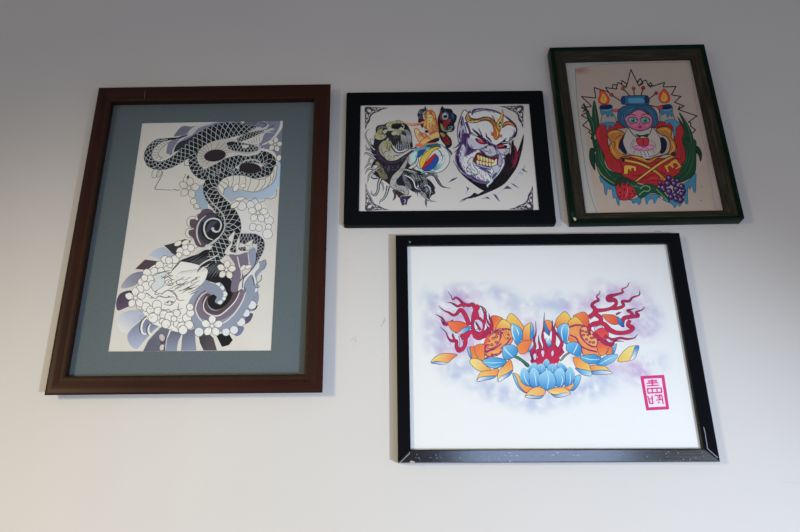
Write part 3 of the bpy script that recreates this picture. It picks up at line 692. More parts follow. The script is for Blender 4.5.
    A.line(zh([(105, 180), (160, 150), (215, 100)]), [.4, 1.2, 1.6], (44, 30, 62)); A.line(zh([(120, 235), (170, 195), (210, 160)]), [.4, 1.2, 1.2], (50, 34, 70))
    A.poly(zh([(140, 270), (180, 280), (220, 420), (290, 520), (240, 500), (160, 400)]), (34, 20, 52), line=(104, 88, 122), lw=.9, n=3)
    A.poly(zh([(230, 160), (260, 150), (270, 200), (240, 330), (210, 380), (190, 300)]), (158, 148, 164), n=3)
    # brows
    A.poly(zh([(360, -90), (420, -40), (500, 30), (560, 70), (590, 130), (540, 110), (480, 60), (400, 10), (330, -30), (310, -60), (400, 0), (440, 10), (380, -50)]), (36, 22, 54), n=3)
    A.line(ze([(360, 380), (420, 430), (480, 490), (500, 530)]), [.6, 1.6, 1.6, .8], (36, 28, 50))
    A.line(ze([(440, 370), (470, 430), (500, 500)]), [.4, 1.2, 1.4], (60, 44, 80))
    A.line(ze([(545, 435), (555, 490), (590, 520), (620, 560)]), [.5, 1.5, 1.6, .8], (30, 24, 44))
    A.poly(zi([(130, 135), (170, 120), (230, 80), (290, 30), (270, 80), (330, 70), (400, -20), (430, -70), (420, 0), (370, 70), (330, 100), (310, 150), (340, 110), (280, 120), (180, 120)]), (32, 22, 48), n=3)
    A.line(zi([(220, 100), (330, 90), (390, 30)]), [.4, 1.1, 1], (150, 142, 156))
    # eyes
    A.poly(zh([(300, 60), (340, 40), (400, 60), (440, 110), (520, 120), (540, 140), (430, 190), (350, 170), (310, 120)]), (154, 146, 160), n=3)
    A.poly(zh([(400, 50), (430, 45), (520, 90), (540, 125), (460, 115), (420, 85)]), (30, 16, 34), n=3)
    A.poly(zh([(430, 60), (460, 55), (525, 95), (515, 108), (460, 98)]), (176, 28, 48), n=3)
    A.line(zh([(445, 72), (500, 95)]), .6, (216, 96, 110), taper=(.3, .3))
    A.poly(zi([(140, 140), (200, 115), (260, 130), (300, 150), (260, 180), (160, 175)]), (28, 16, 32), n=3)
    A.poly(zi([(165, 150), (210, 130), (258, 138), (240, 158), (180, 162)]), (170, 26, 50), n=3)
    A.line(zi([(180, 148), (240, 142)]), .5, (214, 96, 112), taper=(.3, .3))
    A.poly(zi([(160, 190), (230, 180), (310, 180), (320, 230), (270, 270), (210, 250)]), (156, 148, 160), line=PU, lw=.8, n=3)
    # nose
    A.poly(zh([(590, 130), (640, 140), (680, 200), (690, 240), (640, 270), (560, 260), (500, 200), (540, 175)]), (160, 150, 158), n=3)
    A.poly(zh([(455, 200), (500, 210), (560, 270), (630, 280), (690, 255), (720, 260), (690, 290), (600, 300), (530, 290)]), (40, 24, 52), line=(104, 88, 122), lw=.9, n=3)
    A.poly(zh([(555, 60), (600, 100), (660, 130), (690, 150), (680, 220), (700, 250), (640, 150), (580, 140)]), (40, 26, 58), line=(104, 88, 122), lw=.9, n=3)
    A.line(zh([(500, 180), (540, 215), (600, 225)]), .9, (64, 46, 84), taper=(.3, .3))
    A.line(zh([(540, 255), (600, 275), (660, 265)]), .6, (128, 130, 160))
    # mouth
    A.poly(zh([(385, 330), (420, 250), (470, 240), (560, 300), (660, 300), (720, 300), (700, 380), (640, 420), (560, 420), (450, 390), (395, 370)]), (104, 16, 26), line=(36, 18, 40), lw=.9, n=4)
    for k in range(7):
        x0, y0 = 430 + k * 38, 268 + k * 12
        A.poly(zh([(x0, y0), (x0 + 30, y0 + 12), (x0 + 28, y0 + 62), (x0 + 8, y0 + 58)]), (206, 176, 118) if k % 2 else (192, 150, 96), n=3)
    for k in range(6):
        x0, y0 = 420 + k * 40, 330 + k * 8
        A.poly(zh([(x0, y0 + 10), (x0 + 28, y0 + 16), (x0 + 30, y0 + 56), (x0 + 4, y0 + 46)]), (204, 168, 128), n=3)
        A.line(zh([(x0 + 33, y0 + 8), (x0 + 34, y0 + 56)]), .5, (134, 24, 22), False)
    A.line(zh([(425, 330), (520, 355), (650, 372)]), .7, (120, 30, 26))
    A.poly(zh([(660, 340), (690, 320), (680, 400), (640, 410)]), (196, 168, 130), n=3)
    A.poly(zh([(390, 385), (480, 400), (560, 425), (640, 430), (600, 455), (500, 430), (420, 415)]), (128, 120, 156), n=3)
    A.line(zh([(400, 400), (500, 440), (610, 460)]), [.6, 1.4, .8], (44, 28, 64))
    A.poly(zh([(440, 440), (520, 450), (590, 480), (610, 520), (520, 480)]), (84, 66, 112), n=3)
    # drool and moustache scrolls
    A.poly(zh([(345, 300), (380, 300), (370, 360), (390, 420), (430, 470), (440, 520), (400, 520), (340, 500), (290, 470), (300, 420), (330, 400), (300, 370), (310, 345)]), (164, 160, 166), line=(70, 66, 84), lw=.7, n=3)
    A.line(zh([(330, 360), (350, 440), (400, 480)]), .6, (90, 84, 100)); A.line(zh([(300, 430), (340, 460), (360, 510)]), .6, (86, 80, 98))
    A.poly(zh([(620, 430), (680, 400), (720, 400), (740, 440), (690, 520), (640, 560), (610, 540), (650, 480)]), (150, 148, 162), line=(66, 60, 84), lw=.6, n=3)
    A.poly(zi([(190, 250), (220, 290), (230, 350), (200, 420), (170, 380), (180, 300)]), (140, 124, 156), line=PU, lw=.6, n=3)
    A.poly(zk([(340, 20), (440, 90), (520, 110), (600, 110), (620, 70), (600, 130), (480, 130), (370, 90)]), (58, 36, 76), line=(104, 88, 122), lw=.9, n=3)
    A.line(zk([(360, 30), (390, 20), (400, 40), (430, 10)]), .7, (60, 56, 70))
    A.poly(zk([(560, -10), (600, 30), (620, 70), (640, 20), (690, -10), (680, 40), (620, 90), (600, 60)]), (70, 62, 92), n=3)
    A.poly(zk([(610, 70), (640, 100), (600, 150), (580, 160), (570, 190), (550, 160), (590, 130)]), (150, 160, 170), n=3)
    # golden diadem
    G1, G2, G3 = (120, 78, 32), (166, 124, 66), (70, 36, 20)
    A.poly(ze([(270, 240), (290, 190), (340, 140), (310, 200), (350, 240), (430, 250), (520, 225), (600, 235), (660, 280), (690, 330), (660, 380), (630, 330), (580, 280), (500, 275), (420, 300), (340, 300), (285, 275)]), G1, line=G3, lw=.7, n=4)
    for s, c in (([(300, 220), (330, 265), (420, 275), (520, 245), (600, 260), (660, 330)], G2), ([(285, 230), (310, 280), (380, 292), (460, 280)], (190, 160, 110)), ([(320, 200), (350, 245), (430, 262), (520, 238)], G3), ([(620, 200), (650, 250), (680, 310)], G3), ([(640, 210), (700, 260)], G2), ([(310, 180), (300, 215), (330, 250)], (176, 136, 76))):
        A.line(ze(s), 1.0, c, taper=(.4, .4))
    A.poly(zj([(240, 330), (270, 290), (330, 285), (380, 320), (410, 370), (380, 350), (330, 330), (280, 340), (230, 370)]), (134, 62, 32), line=G3, lw=.6, n=3)
    A.line(zj([(250, 330), (320, 305), (390, 350)]), .9, (180, 130, 70), taper=(.4, .4))
    A.poly(ze([(765, 120), (775, 200), (770, 300), (740, 380), (720, 420), (700, 400), (680, 330), (700, 280), (740, 220)]), (170, 96, 28), line=(110, 30, 18), lw=.6, n=3)
    A.line(ze([(762, 130), (750, 230), (700, 310)]), [.4, 1.2, 1], (206, 150, 56))
    A.ell(445 + 732 / 13.3, 100 + 325 / 13.3, 2.0, 3.4, (28, 62, 34), rot=10, line=(190, 170, 60), lw=.6)
    A.ell(445 + 735 / 13.3, 100 + 330 / 13.3, .8, 1.3, (150, 170, 150), rot=10, n=10)
    A.poly(ze([(680, 330), (640, 360), (650, 420), (610, 450), (640, 480), (660, 520), (690, 530), (720, 500), (760, 480), (720, 450), (740, 400), (700, 400)]), (156, 88, 30), line=(104, 28, 18), lw=.5, n=3)
    for s in ([(600, 420), (640, 445), (650, 480)], [(760, 460), (720, 470), (700, 510)], [(650, 380), (680, 420), (690, 500)], [(620, 470), (660, 500)], [(740, 490), (780, 510)]):
        A.line(ze(s), .8, (140, 36, 22), taper=(.3, .3))
    A.line(ze([(680, 380), (700, 440), (690, 490)]), 1.1, (206, 160, 80), taper=(.3, .3))
    A.line(ze([(790, 210), (810, 220)]), .6, (150, 144, 160))
    # spiked collar: short shaded points
    SP, S2 = (62, 50, 84), (126, 134, 158)
    for P, c in ((zk([(40, 130), (90, 80), (175, 50), (130, 90)]), SP), (zk([(280, 180), (325, 205), (300, 240), (280, 280), (298, 220)]), SP), (zk([(470, 345), (570, 315), (605, 350), (540, 335)]), SP), (zk([(635, 275), (680, 290), (735, 390), (690, 350)]), SP),
                 (zl([(240, 215), (295, 165), (360, 210), (300, 210)]), SP), (zl([(335, 130), (380, 145), (465, 210), (400, 180)]), SP), (zi([(480, 445), (510, 455), (575, 500), (510, 480)]), (40, 38, 52)), (zi([(505, 460), (535, 385), (520, 450)]), SP), (zl([(440, 10), (470, -30), (520, 20), (470, 15)]), S2)):
        A.poly(P, c, False)
    for s in (zk([(690, 280), (730, 250), (790, 215)]), zl([(385, 140), (410, 80), (450, 20)]), zl([(160, 290), (220, 230), (280, 180)]), zk([(480, 345), (560, 350)]), zk([(690, 270), (720, 310)])):
        A.line(s, .8, (134, 142, 160), taper=(.2, .2))

    # --- fine pen hatching: dark over the pale bone, pale over the dark mass
    rnd = random.Random(11)

    def hatch(zz, pts, n, c, L=(20, 50), w=.4, ang=60, spread=25):
        q = spline(pts, False, 6)
        for _ in range(n):
            x, y, r = q[rnd.randrange(len(q))]
            x += rnd.uniform(-r, r); y += rnd.uniform(-r, r)
            a = math.radians(ang + rnd.uniform(-spread, spread)); l = rnd.uniform(*L)
            dx, dy = math.cos(a) * l / 2, math.sin(a) * l / 2
            b = rnd.uniform(-.25, .25) * l
            A.line(zz([(x - dx, y - dy), (x - dy * .0 + b * math.sin(a), y - b * math.cos(a)), (x + dx, y + dy)]), w, c, taper=(.2, .2), n=3)
    hatch(zb, [(330, 150, 25), (340, 230, 25), (400, 290, 25), (480, 310, 25), (560, 280, 20)], 34, (52, 42, 50), ang=70)
    hatch(zb, [(420, 70, 25), (470, 130, 25), (440, 210, 20)], 18, (58, 48, 44), ang=80)
    hatch(z, [(290, 470, 40), (360, 470, 40), (300, 400, 25), (420, 330, 30), (520, 300, 30), (600, 300, 25)], 46, (44, 36, 40), ang=30)
    hatch(z, [(470, 400, 30), (540, 410, 30), (600, 420, 25), (640, 430, 25)], 24, (48, 40, 44), ang=120)
    hatch(z, [(560, 560, 30), (640, 600, 40), (700, 560, 30)], 20, (112, 108, 116), ang=85)
    hatch(zb, [(300, 420, 40), (360, 520, 40), (330, 360, 25)], 30, (30, 24, 34), ang=60)
    hatch(zb, [(420, 440, 40), (560, 420, 60), (640, 330, 40), (700, 330, 30), (760, 440, 40), (640, 540, 50)], 46, (92, 86, 100), w=.35, ang=120)
    hatch(zb, [(220, 180, 30), (230, 300, 30), (220, 420, 30), (260, 500, 30)], 24, (120, 114, 122), w=.4, ang=20)
    hatch(zc, [(520, 80, 25), (500, 150, 25), (580, 220, 25), (650, 230, 25)], 40, (62, 54, 62), L=(10, 26), ang=30)
    hatch(zd, [(120, 40, 50), (220, 80, 60), (330, 120, 50), (390, 220, 40), (300, 220, 50)], 60, (128, 126, 136), w=.35, L=(18, 60), ang=55)
    hatch(zd, [(60, 100, 30), (110, 170, 30), (230, 240, 25)], 22, (30, 24, 36), ang=50)
    # wings, figure and ball
    hatch(zf, [(620, 160, 40), (680, 230, 40), (640, 300, 30), (590, 400, 30)], 34, (44, 66, 96), w=.4, ang=60)
    hatch(zf, [(590, 310, 30), (620, 350, 25), (610, 540, 25)], 24, (30, 10, 18), w=.45, ang=80)
    hatch(zf, [(560, 140, 20), (290, 150, 25), (270, 240, 25)], 20, (110, 116, 128), w=.3, ang=50)
    hatch(zf, [(350, 180, 20), (330, 260, 15), (400, 150, 30), (470, 260, 20), (480, 360, 20)], 30, (112, 44, 18), w=.4, L=(30, 70), ang=80, spread=15)
    hatch(zf, [(430, 330, 25), (460, 430, 25), (260, 460, 25), (330, 500, 25), (420, 480, 25)], 26, (124, 46, 24), w=.4, ang=40)
    hatch(zf, [(410, 320, 15), (235, 420, 15), (440, 470, 15)], 8, (232, 190, 140), w=.5, ang=50)
    hatch(zg, [(290, 260, 20), (400, 130, 30), (230, 300, 20)], 16, (20, 44, 60), w=.4, ang=130)
    # the demon's face: violet pen shading
    V1, V2, V3 = (72, 52, 92), (108, 92, 126), (40, 26, 56)
    hatch(zh, [(230, 60, 20), (210, 160, 20), (190, 300, 20), (230, 420, 25), (300, 520, 20), (420, 570, 20), (560, 600, 15)], 60, V1, w=.5, L=(25, 60), ang=75)
    hatch(zh, [(330, 150, 20), (420, 190, 15), (350, 230, 20), (300, 280, 20)], 34, V1, w=.45, ang=20)
    hatch(zh, [(270, 200, 20), (260, 330, 20), (330, 480, 20), (520, 500, 25), (480, 560, 20)], 40, V2, w=.4, ang=70)
    hatch(zh, [(340, -20, 15), (430, 20, 15), (560, 90, 15), (540, 170, 12)], 26, V3, w=.45, ang=35)
    hatch(zh, [(620, 190, 15), (560, 230, 12), (660, 240, 12)], 18, V2, w=.4, ang=60)
    hatch(zi, [(270, 250, 20), (240, 340, 20), (210, 420, 20), (290, 190, 15)], 36, V1, w=.45, ang=100)
    hatch(zi, [(320, 60, 15), (370, 10, 15), (390, -60, 12)], 22, V1, w=.4, ang=120)
    hatch(ze, [(370, 170, 15), (450, 140, 15), (560, 140, 15), (680, 165, 12)], 26, V2, w=.45, ang=10)
    hatch(ze, [(230, 300, 20), (220, 420, 20), (240, 500, 20)], 26, V1, w=.4, ang=80)
    hatch(ze, [(330, 270, 12), (420, 285, 10), (540, 250, 12), (640, 300, 15)], 24, (76, 40, 20), w=.4, L=(20, 50), ang=10)
    hatch(zi, [(330, 260, 30), (340, 380, 40), (300, 470, 40), (420, 300, 20)], 30, (58, 22, 40), w=.5, L=(30, 70), ang=110)
def draw_doll(A):
    PAPER, K = (146, 129, 118), (24, 20, 26)

    def paper(x, y):
        # old foxed sheet: pinkish blots at the upper left and along the edges
        t = fbm(x / 9 + 40, y / 9)
        c = mix(PAPER, (150, 128, 126), t * .8)
        c = mix(c, (136, 92, 90), max(0, 1 - math.hypot((x - 580) / 14, (y - 70) / 5)) * (.5 + t))
        c = mix(c, (150, 116, 116), max(0, 1 - math.hypot((x - 585) / 12, (y - 165) / 40)) * t)
        c = mix(c, (128, 104, 104), max(0, 1 - abs(x - (694 + (y - 60) * .16)) / 9) * (t - .3))
        return c
    A.wash([(564, 59), (696, 57), (725, 213), (582, 214)], 2, 2, lambda x, y: (142, 134, 132))      # backing sheet that shows at the left
    A.wash([(575, 68.5), (698, 57), (726, 214), (597, 214)], 46, 56, paper)
    A.line([(575, 68.5), (578, 110), (585, 165), (590, 192), (597, 214)], .6, (112, 98, 98))
    A.line([(690, 62), (697, 110), (708, 165), (716, 214)], .5, (124, 108, 106))
    A.line([(576, 69), (610, 64), (690, 62)], .5, (134, 104, 96))
    z1, z2, z3, z4, z5, z6, z7, z8 = Zf(564, 56), Zf(630, 56), Zf(575, 95), Zf(635, 95), Zf(575, 140), Zf(635, 140), Zf(580, 165), Zf(645, 165)
    # --- zigzag halo
    L = 1.05
    A.line(z1([(180, 500), (200, 480), (225, 520), (190, 560)]), L, K, False)
    A.line(z1([(275, 500), (175, 405), (318, 420), (302, 315), (440, 360), (470, 385)]), L, K, False)
    A.line(z1([(455, 375), (415, 315), (520, 330), (540, 265), (580, 280)]), L, K, False)
    A.line(z1([(485, 320), (490, 285), (530, 290), (525, 330), (490, 325)]), L, K, False)
    A.line(z1([(580, 245), (628, 280), (620, 315), (575, 285), (580, 245)]), L, K, False)
    A.line(z1([(620, 315), (632, 280), (668, 135), (750, 300), (790, 275), (765, 225), (735, 265)]), L, K, False)
    A.line(z2([(65, 265), (105, 225), (125, 260), (90, 300)]), L, K, False)
    A.line(z2([(125, 255), (160, 240), (180, 290), (230, 300), (345, 265), (332, 310), (460, 305), (415, 388), (510, 405), (445, 462), (540, 500), (490, 530)]), L, K, False)
    A.line(z2([(185, 285), (205, 265), (225, 300), (205, 312), (180, 290)]), L, K, False)
    A.line(z4([(450, 110), (430, 145), (620, 210), (535, 270), (560, 280), (555, 310), (605, 350), (570, 385)]), L, K, False)
    A.line(z3([(165, 115), (65, 125), (130, 165), (65, 205), (140, 245), (75, 305), (155, 355), (135, 370), (170, 400), (160, 435), (190, 460)]), L, K, False)
    A.line(z3([(85, 85), (115, 150), (140, 165)]), L, K, False)
    # --- dripping blue wax below everything
    WX, WD = (54, 106, 132), (24, 40, 64)
    A.poly(z7([(195, 110), (230, 130), (300, 190), (360, 230), (420, 340), (540, 340), (620, 300), (700, 290), (790, 300), (800, 330), (770, 320), (745, 390), (725, 340), (690, 350), (670, 395), (650, 320), (620, 320), (605, 380), (585, 395), (570, 370), (530, 385), (505, 350), (400, 350), (395, 400), (375, 390), (360, 330), (345, 330), (330, 325), (320, 245), (295, 245), (275, 230), (268, 295), (250, 285), (235, 190), (210, 170)]), WX, line=WD, lw=.5, n=3)
    A.poly(z8([(200, 330), (260, 340), (360, 380), (400, 300), (380, 200), (440, 150), (505, 80), (510, 160), (505, 270), (485, 260), (470, 200), (450, 245), (435, 210), (425, 300), (430, 380), (405, 385), (390, 350), (345, 415), (330, 385), (295, 430), (270, 390), (180, 350)]), WX, line=WD, lw=.5, n=3)
    A.poly(z8([(0, 290), (60, 290), (130, 320), (120, 350), (95, 390), (75, 340), (50, 330), (20, 400), (0, 360)]), WX, n=3)
    # --- green blades
    GR, GD, GL = (22, 62, 42), (14, 34, 26), (60, 104, 72)
    A.poly(z3([(190, 55), (210, 110), (240, 270), (235, 300), (190, 420), (230, 530), (260, 600), (200, 560), (170, 430), (160, 330), (120, 210), (85, 85), (130, 160), (170, 230), (175, 140)]), GR, line=GD, lw=.6, n=3)
    A.poly(z5([(190, 10), (230, 0), (270, 70), (290, 180), (310, 270), (380, 320), (480, 350), (460, 420), (410, 460), (330, 430), (250, 350), (210, 240), (190, 170), (215, 120)]), GR, line=GD, lw=.6, n=4)
    A.poly(z5([(195, 100), (160, 80), (145, 120), (150, 210), (200, 305), (195, 200)]), (20, 50, 40), line=GD, lw=.6, n=3)
    for s in ([(230, 80), (250, 200), (330, 330), (420, 410)], [(215, 260), (270, 350), (400, 450)], [(250, 60), (275, 200), (340, 290)]):
        A.line(z5(s), .7, GL, taper=(.2, .2))
    A.line(z5([(225, 270), (280, 360), (400, 440)]), .6, (130, 132, 90), taper=(.3, .3))
    A.line(z3([(195, 80), (205, 200), (215, 300)]), .6, GL, taper=(.2, .2)); A.line(z3([(120, 170), (180, 290), (185, 380)]), .6, GL, taper=(.2, .2))
    A.poly(z4([(440, 175), (500, 250), (560, 360), (600, 510), (610, 600), (540, 640), (470, 560), (460, 420), (490, 370), (425, 220), (490, 300)]), GR, line=GD, lw=.6, n=3)
    A.poly(z6([(600, 60), (640, 75), (668, 140), (655, 215), (635, 150), (600, 110)]), (22, 44, 40), line=GD, lw=.6, n=3)
    A.poly(z6([(490, 0), (600, 0), (610, 100), (605, 300), (560, 370), (470, 420), (400, 420), (370, 330), (430, 280), (500, 190)]), GR, line=GD, lw=.7, n=4)
    for s in ([(540, 20), (550, 160), (500, 290), (420, 370)], [(580, 60), (575, 220), (520, 340), (440, 400)], [(520, 100), (510, 210), (450, 300)]):
        A.line(z6(s), .7, (44, 90, 62), taper=(.2, .2))
    A.line(z4([(450, 190), (520, 300), (560, 440), (570, 520)]), .6, (54, 96, 70), taper=(.2, .2))
    # --- the red heart-shaped ground
    RD, RE = (146, 24, 34), (80, 10, 18)
    A.poly(z3([(205, 370), (240, 300), (310, 270), (390, 275), (420, 260), (480, 300), (500, 330), (400, 340), (330, 400), (330, 480), (350, 560), (400, 640), (470, 650), (500, 770), (430, 780), (350, 740), (310, 680), (290, 600), (250, 520), (215, 430)]), RD, line=RE, lw=.7, n=3)
    A.poly(z4([(170, 320), (230, 270), (300, 260), (420, 270), (470, 310), (490, 380), (470, 440), (500, 560), (505, 640), (470, 690), (400, 640), (420, 540), (390, 440), (380, 360), (300, 310), (210, 330)]), RD, line=RE, lw=.7, n=3)
    A.poly(z5([(450, 180), (700, 190), (1050, 190), (1040, 330), (980, 370), (940, 440), (830, 460), (700, 440), (560, 400), (470, 350), (480, 300), (460, 240)]), (150, 22, 34), line=RE, lw=.7, n=3)
    for s in ([(760, 240), (860, 220), (900, 260)], [(640, 430), (720, 370), (820, 340)], [(700, 440), (760, 400), (860, 420)], [(560, 340), (620, 360), (700, 330)], [(830, 330), (880, 330), (930, 360)]):
        A.line(z5(s), .8, (92, 10, 26), taper=(.3, .3))
    for s in ([(730, 400), (780, 380), (820, 390)], [(820, 260), (860, 290)]):
        A.line(z5(s), .8, (186, 48, 70), taper=(.3, .3))
    A.line(z3([(250, 330), (225, 390), (260, 470)]), .8, (186, 50, 58), taper=(.2, .2))
    # --- candles
    for (cx, zz, pts, x0) in ((0, z3, [(250, 110), (300, 100), (370, 105), (375, 180), (410, 240), (400, 290), (330, 275), (260, 280), (270, 190)], 310), (1, z4, [(240, 120), (290, 100), (360, 100), (370, 170), (400, 250), (380, 270), (260, 265), (250, 200)], 310)):
        A.poly(zz(pts), (128, 122, 122), line=K, lw=.6, n=3)
        A.poly(zz([(pts[0][0], 115), (310, 100), (372, 110), (375, 175), (385, 200), (360, 215), (345, 190), (330, 225), (315, 205), (300, 180), (280, 200), (260, 190)]), (56, 102, 126), line=WD, lw=.4, n=3)
        A.poly(zz([(245, 120), (290, 105), (365, 105), (360, 135), (300, 145), (250, 140)]), (20, 30, 66), n=3)
        A.line(zz([(270, 150), (320, 155), (368, 140)]), .6, (104, 138, 156), taper=(.3, .3))
    A.poly(z3([(250, 290), (330, 270), (400, 280), (400, 300), (370, 320), (350, 300), (330, 350), (312, 340), (310, 300), (250, 300)]), WX, line=WD, lw=.4, n=3)
    A.poly(z4([(300, 260), (380, 245), (450, 280), (430, 310), (410, 330), (405, 410), (385, 400), (380, 320), (340, 275), (320, 300)]), (62, 112, 138), line=WD, lw=.4, n=3)
    for (zz, dx, dy) in ((z1, 398, 418), (z2, 343, 405)):
        f = lambda p: zz([(dx + a * 1.0, dy + b) for a, b in p])
        A.poly(f([(-38, -78), (0, -60), (40, -20), (55, 25), (40, 58), (0, 66), (-40, 55), (-56, 20), (-42, -20)]) if zz is z1 else f([(0, -78), (30, -45), (55, 5), (50, 45), (15, 66), (-30, 58), (-56, 20), (-45, -30), (-20, -60)]), (178, 50, 20), line=(90, 20, 14), lw=.5, n=3)
        A.poly(f([(-14, -45), (20, -15), (32, 25), (10, 50), (-22, 46), (-34, 15), (-20, -15)]), (196, 128, 34), n=3)
        A.poly(f([(-4, -14), (10, 10), (2, 40), (-12, 30), (-12, 8)]), (170, 140, 44), n=3)
        A.line(f([(-4, -10), (-4, 30)]), .6, (74, 84, 30))
    # --- hairpins, bun, hair
    PIN = (86, 24, 28)
    for (a, b, c, d) in ((588, 325, 660, 400), (696, 325, 704, 405), (790, 322, 770, 405), (475, 388, 570, 452)):
        A.line(z1([(c, d), (a, b)]), 1.2, PIN, False)
        A.ell(564 + a / 10, 56 + b / 10, 1.8, 1.8, (142, 30, 34), line=(64, 12, 18), lw=.4, n=14)
        A.ell(564 + a / 10 - .5, 56 + b / 10 - .5, .5, .4, (196, 120, 120), n=8)
    for (a, b, c, d) in ((132, 318, 110, 400), (262, 372, 190, 430)):
        A.line(z2([(c, d), (a, b)]), 1.2, PIN, False)
        A.ell(630 + a / 10, 56 + b / 10, 1.9, 1.8, (142, 30, 34), line=(64, 12, 18), lw=.4, n=14)
    A.line(z3([(410, 155), (460, 140), (560, 100)]), 1.4, (110, 40, 40), False)
    A.line(z4([(110, 95), (240, 125)]), 1.3, (110, 30, 34), False)
    A.ell(615.6, 110.6, 2.4, 1.6, (176, 50, 66), line=(80, 14, 24), lw=.4); A.ell(660, 107.6, 3, 1.8, (176, 34, 44), line=(80, 14, 24), lw=.4)
    HB, HL, HD = (34, 80, 108), (70, 118, 146), (14, 26, 54)
    A.poly(z3([(425, 230), (440, 150), (500, 110), (600, 95), (720, 100), (790, 140), (825, 210), (830, 290), (780, 320), (740, 310), (770, 250), (740, 190), (640, 150), (560, 190), (520, 240), (530, 310), (510, 325), (450, 290)]), HB, line=HD, lw=.7, n=4)
    for k in range(9):
        A.line(z3([(450 + k * 12, 280 - k * 8), (470 + 14 * k, 190 - 6 * k), (540 + 16 * k, 130 - 2 * k)]), .5, HL if k % 2 else HD, taper=(.3, .3))
        A.line(z3([(815 - k * 8, 290 - k * 10), (795 - 10 * k, 200 - 6 * k), (740 - 14 * k, 135 - 2 * k)]), .5, HL if k % 2 else HD, taper=(.3, .3))
    A.poly(z3([(460, 60), (470, 20), (510, 10), (700, 5), (735, 25), (740, 80), (700, 100), (500, 95)]), (38, 86, 118), line=HD, lw=.7, n=3)
    A.ell(623, 100.5, 2.2, 4, (22, 54, 96), line=HD, lw=.5); A.ell(646.5, 99.6, 2, 4, (20, 48, 90), line=HD, lw=.5)
    A.poly(z3([(535, 35), (600, 30), (660, 30), (690, 45), (690, 75), (600, 80), (540, 75)]), (72, 120, 148), n=3)
    # --- face
    SK, SH = (172, 104, 122), (140, 66, 96)
    A.poly(z3([(500, 230), (560, 185), (640, 148), (720, 185), (770, 230), (765, 300), (720, 340), (650, 358), (580, 340), (530, 310), (510, 270)]), SK, c2=(158, 78, 110), p1=(639, 112), p2=(640, 130), line=(66, 24, 50), lw=.6, n=4)
    for x0, sg in ((578, -1), (700, 1)):
        A.poly(z3([(x0 - 48, 245), (x0 - 20, 222), (x0 + 20, 225), (x0 + 46, 262), (x0 + 15, 280), (x0 - 25, 280)]), (110, 138, 142), line=(30, 14, 30), lw=.7, n=3)
        A.ell(575 + x0 / 10, 95 + 25.4, 2.4, 2.3, (48, 104, 104), n=16)
        A.ell(575 + x0 / 10, 95 + 25.6, 1.0, 1.1, (14, 20, 28), n=12)
        A.ell(575 + x0 / 10 - .7, 95 + 24.7, .5, .5, (180, 190, 190), n=8)
        A.line(z3([(x0 - 50 if sg < 0 else x0 - 44, 240), (x0, 218), (x0 + 50, 250)]), .8, (40, 14, 36))
        A.line(z3([(x0 - 50, 215 + 5 * sg), (x0 - 10, 192), (x0 + 45, 205 - 10 * sg)]), .9, (84, 26, 56), taper=(.2, .2))
        A.line(z3([(x0 - 40, 292), (x0, 298), (x0 + 35, 288)]), .6, (128, 50, 88), taper=(.2, .2))
    A.poly(z3([(628, 318), (650, 308), (672, 318), (655, 332), (640, 330)]), (122, 30, 80), n=3)
    A.line(z3([(645, 280), (640, 295), (656, 297)]), .5, (110, 40, 76))
    A.ell(634.5, 125.4, 2.6, 1.4, (178, 84, 112), n=14); A.ell(646.8, 125.6, 2.6, 1.4, (178, 84, 112), n=14)
    # --- gold cartouche
    GO, GE, GH = (156, 98, 34), (44, 24, 14), (190, 136, 50)
    A.poly(z3([(320, 400), (345, 360), (420, 345), (480, 370), (500, 400), (470, 430), (440, 500), (450, 570), (510, 600), (640, 610), (720, 650), (800, 620), (930, 580), (950, 480), (920, 420), (870, 400), (810, 350), (860, 320), (930, 320), (970, 360), (960, 420), (1000, 470), (1010, 540), (980, 590), (880, 600), (760, 680), (710, 680), (560, 625), (470, 620), (430, 650), (370, 600), (340, 520), (360, 470)]), GO, line=GE, lw=.8, n=4)
    for s in ([(345, 400), (380, 370), (440, 370)], [(360, 500), (380, 560), (420, 610)], [(430, 440), (420, 520), (470, 590)], [(960, 460), (990, 530), (950, 580)], [(850, 350), (910, 340), (950, 380)], [(560, 610), (680, 640), (720, 665)]):
        A.line(z3(s), 1.0, GH, taper=(.3, .3))
    for s in ([(400, 440), (440, 410), (480, 400)], [(370, 460), (400, 480), (390, 540)], [(900, 400), (930, 440)], [(860, 370), (900, 390)]):
        A.line(z3(s), .7, GE, taper=(.3, .3))
    # dark blue field and white dress
    A.poly(z3([(470, 420), (500, 400), (490, 500), (520, 590), (470, 570), (440, 510)]), (18, 26, 60), n=3)
    A.poly(z3([(850, 430), (890, 430), (920, 480), (905, 560), (860, 590), (840, 540)]), (16, 20, 50), n=3)
    A.poly(z3([(490, 420), (530, 330), (580, 345), (650, 362), (720, 345), (770, 325), (820, 380), (850, 440), (860, 540), (820, 590), (740, 620), (640, 610), (540, 590), (500, 530), (480, 470)]), (152, 138, 136), line=(60, 50, 60), lw=.5, n=4)
    A.line(z3([(535, 330), (575, 390), (620, 425)]), .9, (44, 44, 48)); A.line(z3([(770, 325), (750, 380), (715, 425)]), .9, (44, 44, 48))
    for s in ([(560, 540), (560, 490), (590, 440)], [(575, 530), (580, 490), (600, 460)], [(760, 450), (800, 490), (810, 540)], [(580, 590), (620, 520), (640, 500)], [(800, 580), (770, 540)]):
        A.line(z3(s), .5, (84, 70, 84))
    A.poly(z3([(610, 440), (640, 430), (680, 435), (730, 430), (740, 470), (720, 505), (660, 510), (620, 480)]), (160, 32, 52), line=(84, 12, 30), lw=.6, n=3)
    A.line(z3([(680, 440), (684, 500)]), 1, (108, 16, 34)); A.poly(z3([(605, 390), (660, 405), (730, 390), (715, 420), (670, 412), (640, 425)]), (40, 58, 44), line=K, lw=.4, n=3)
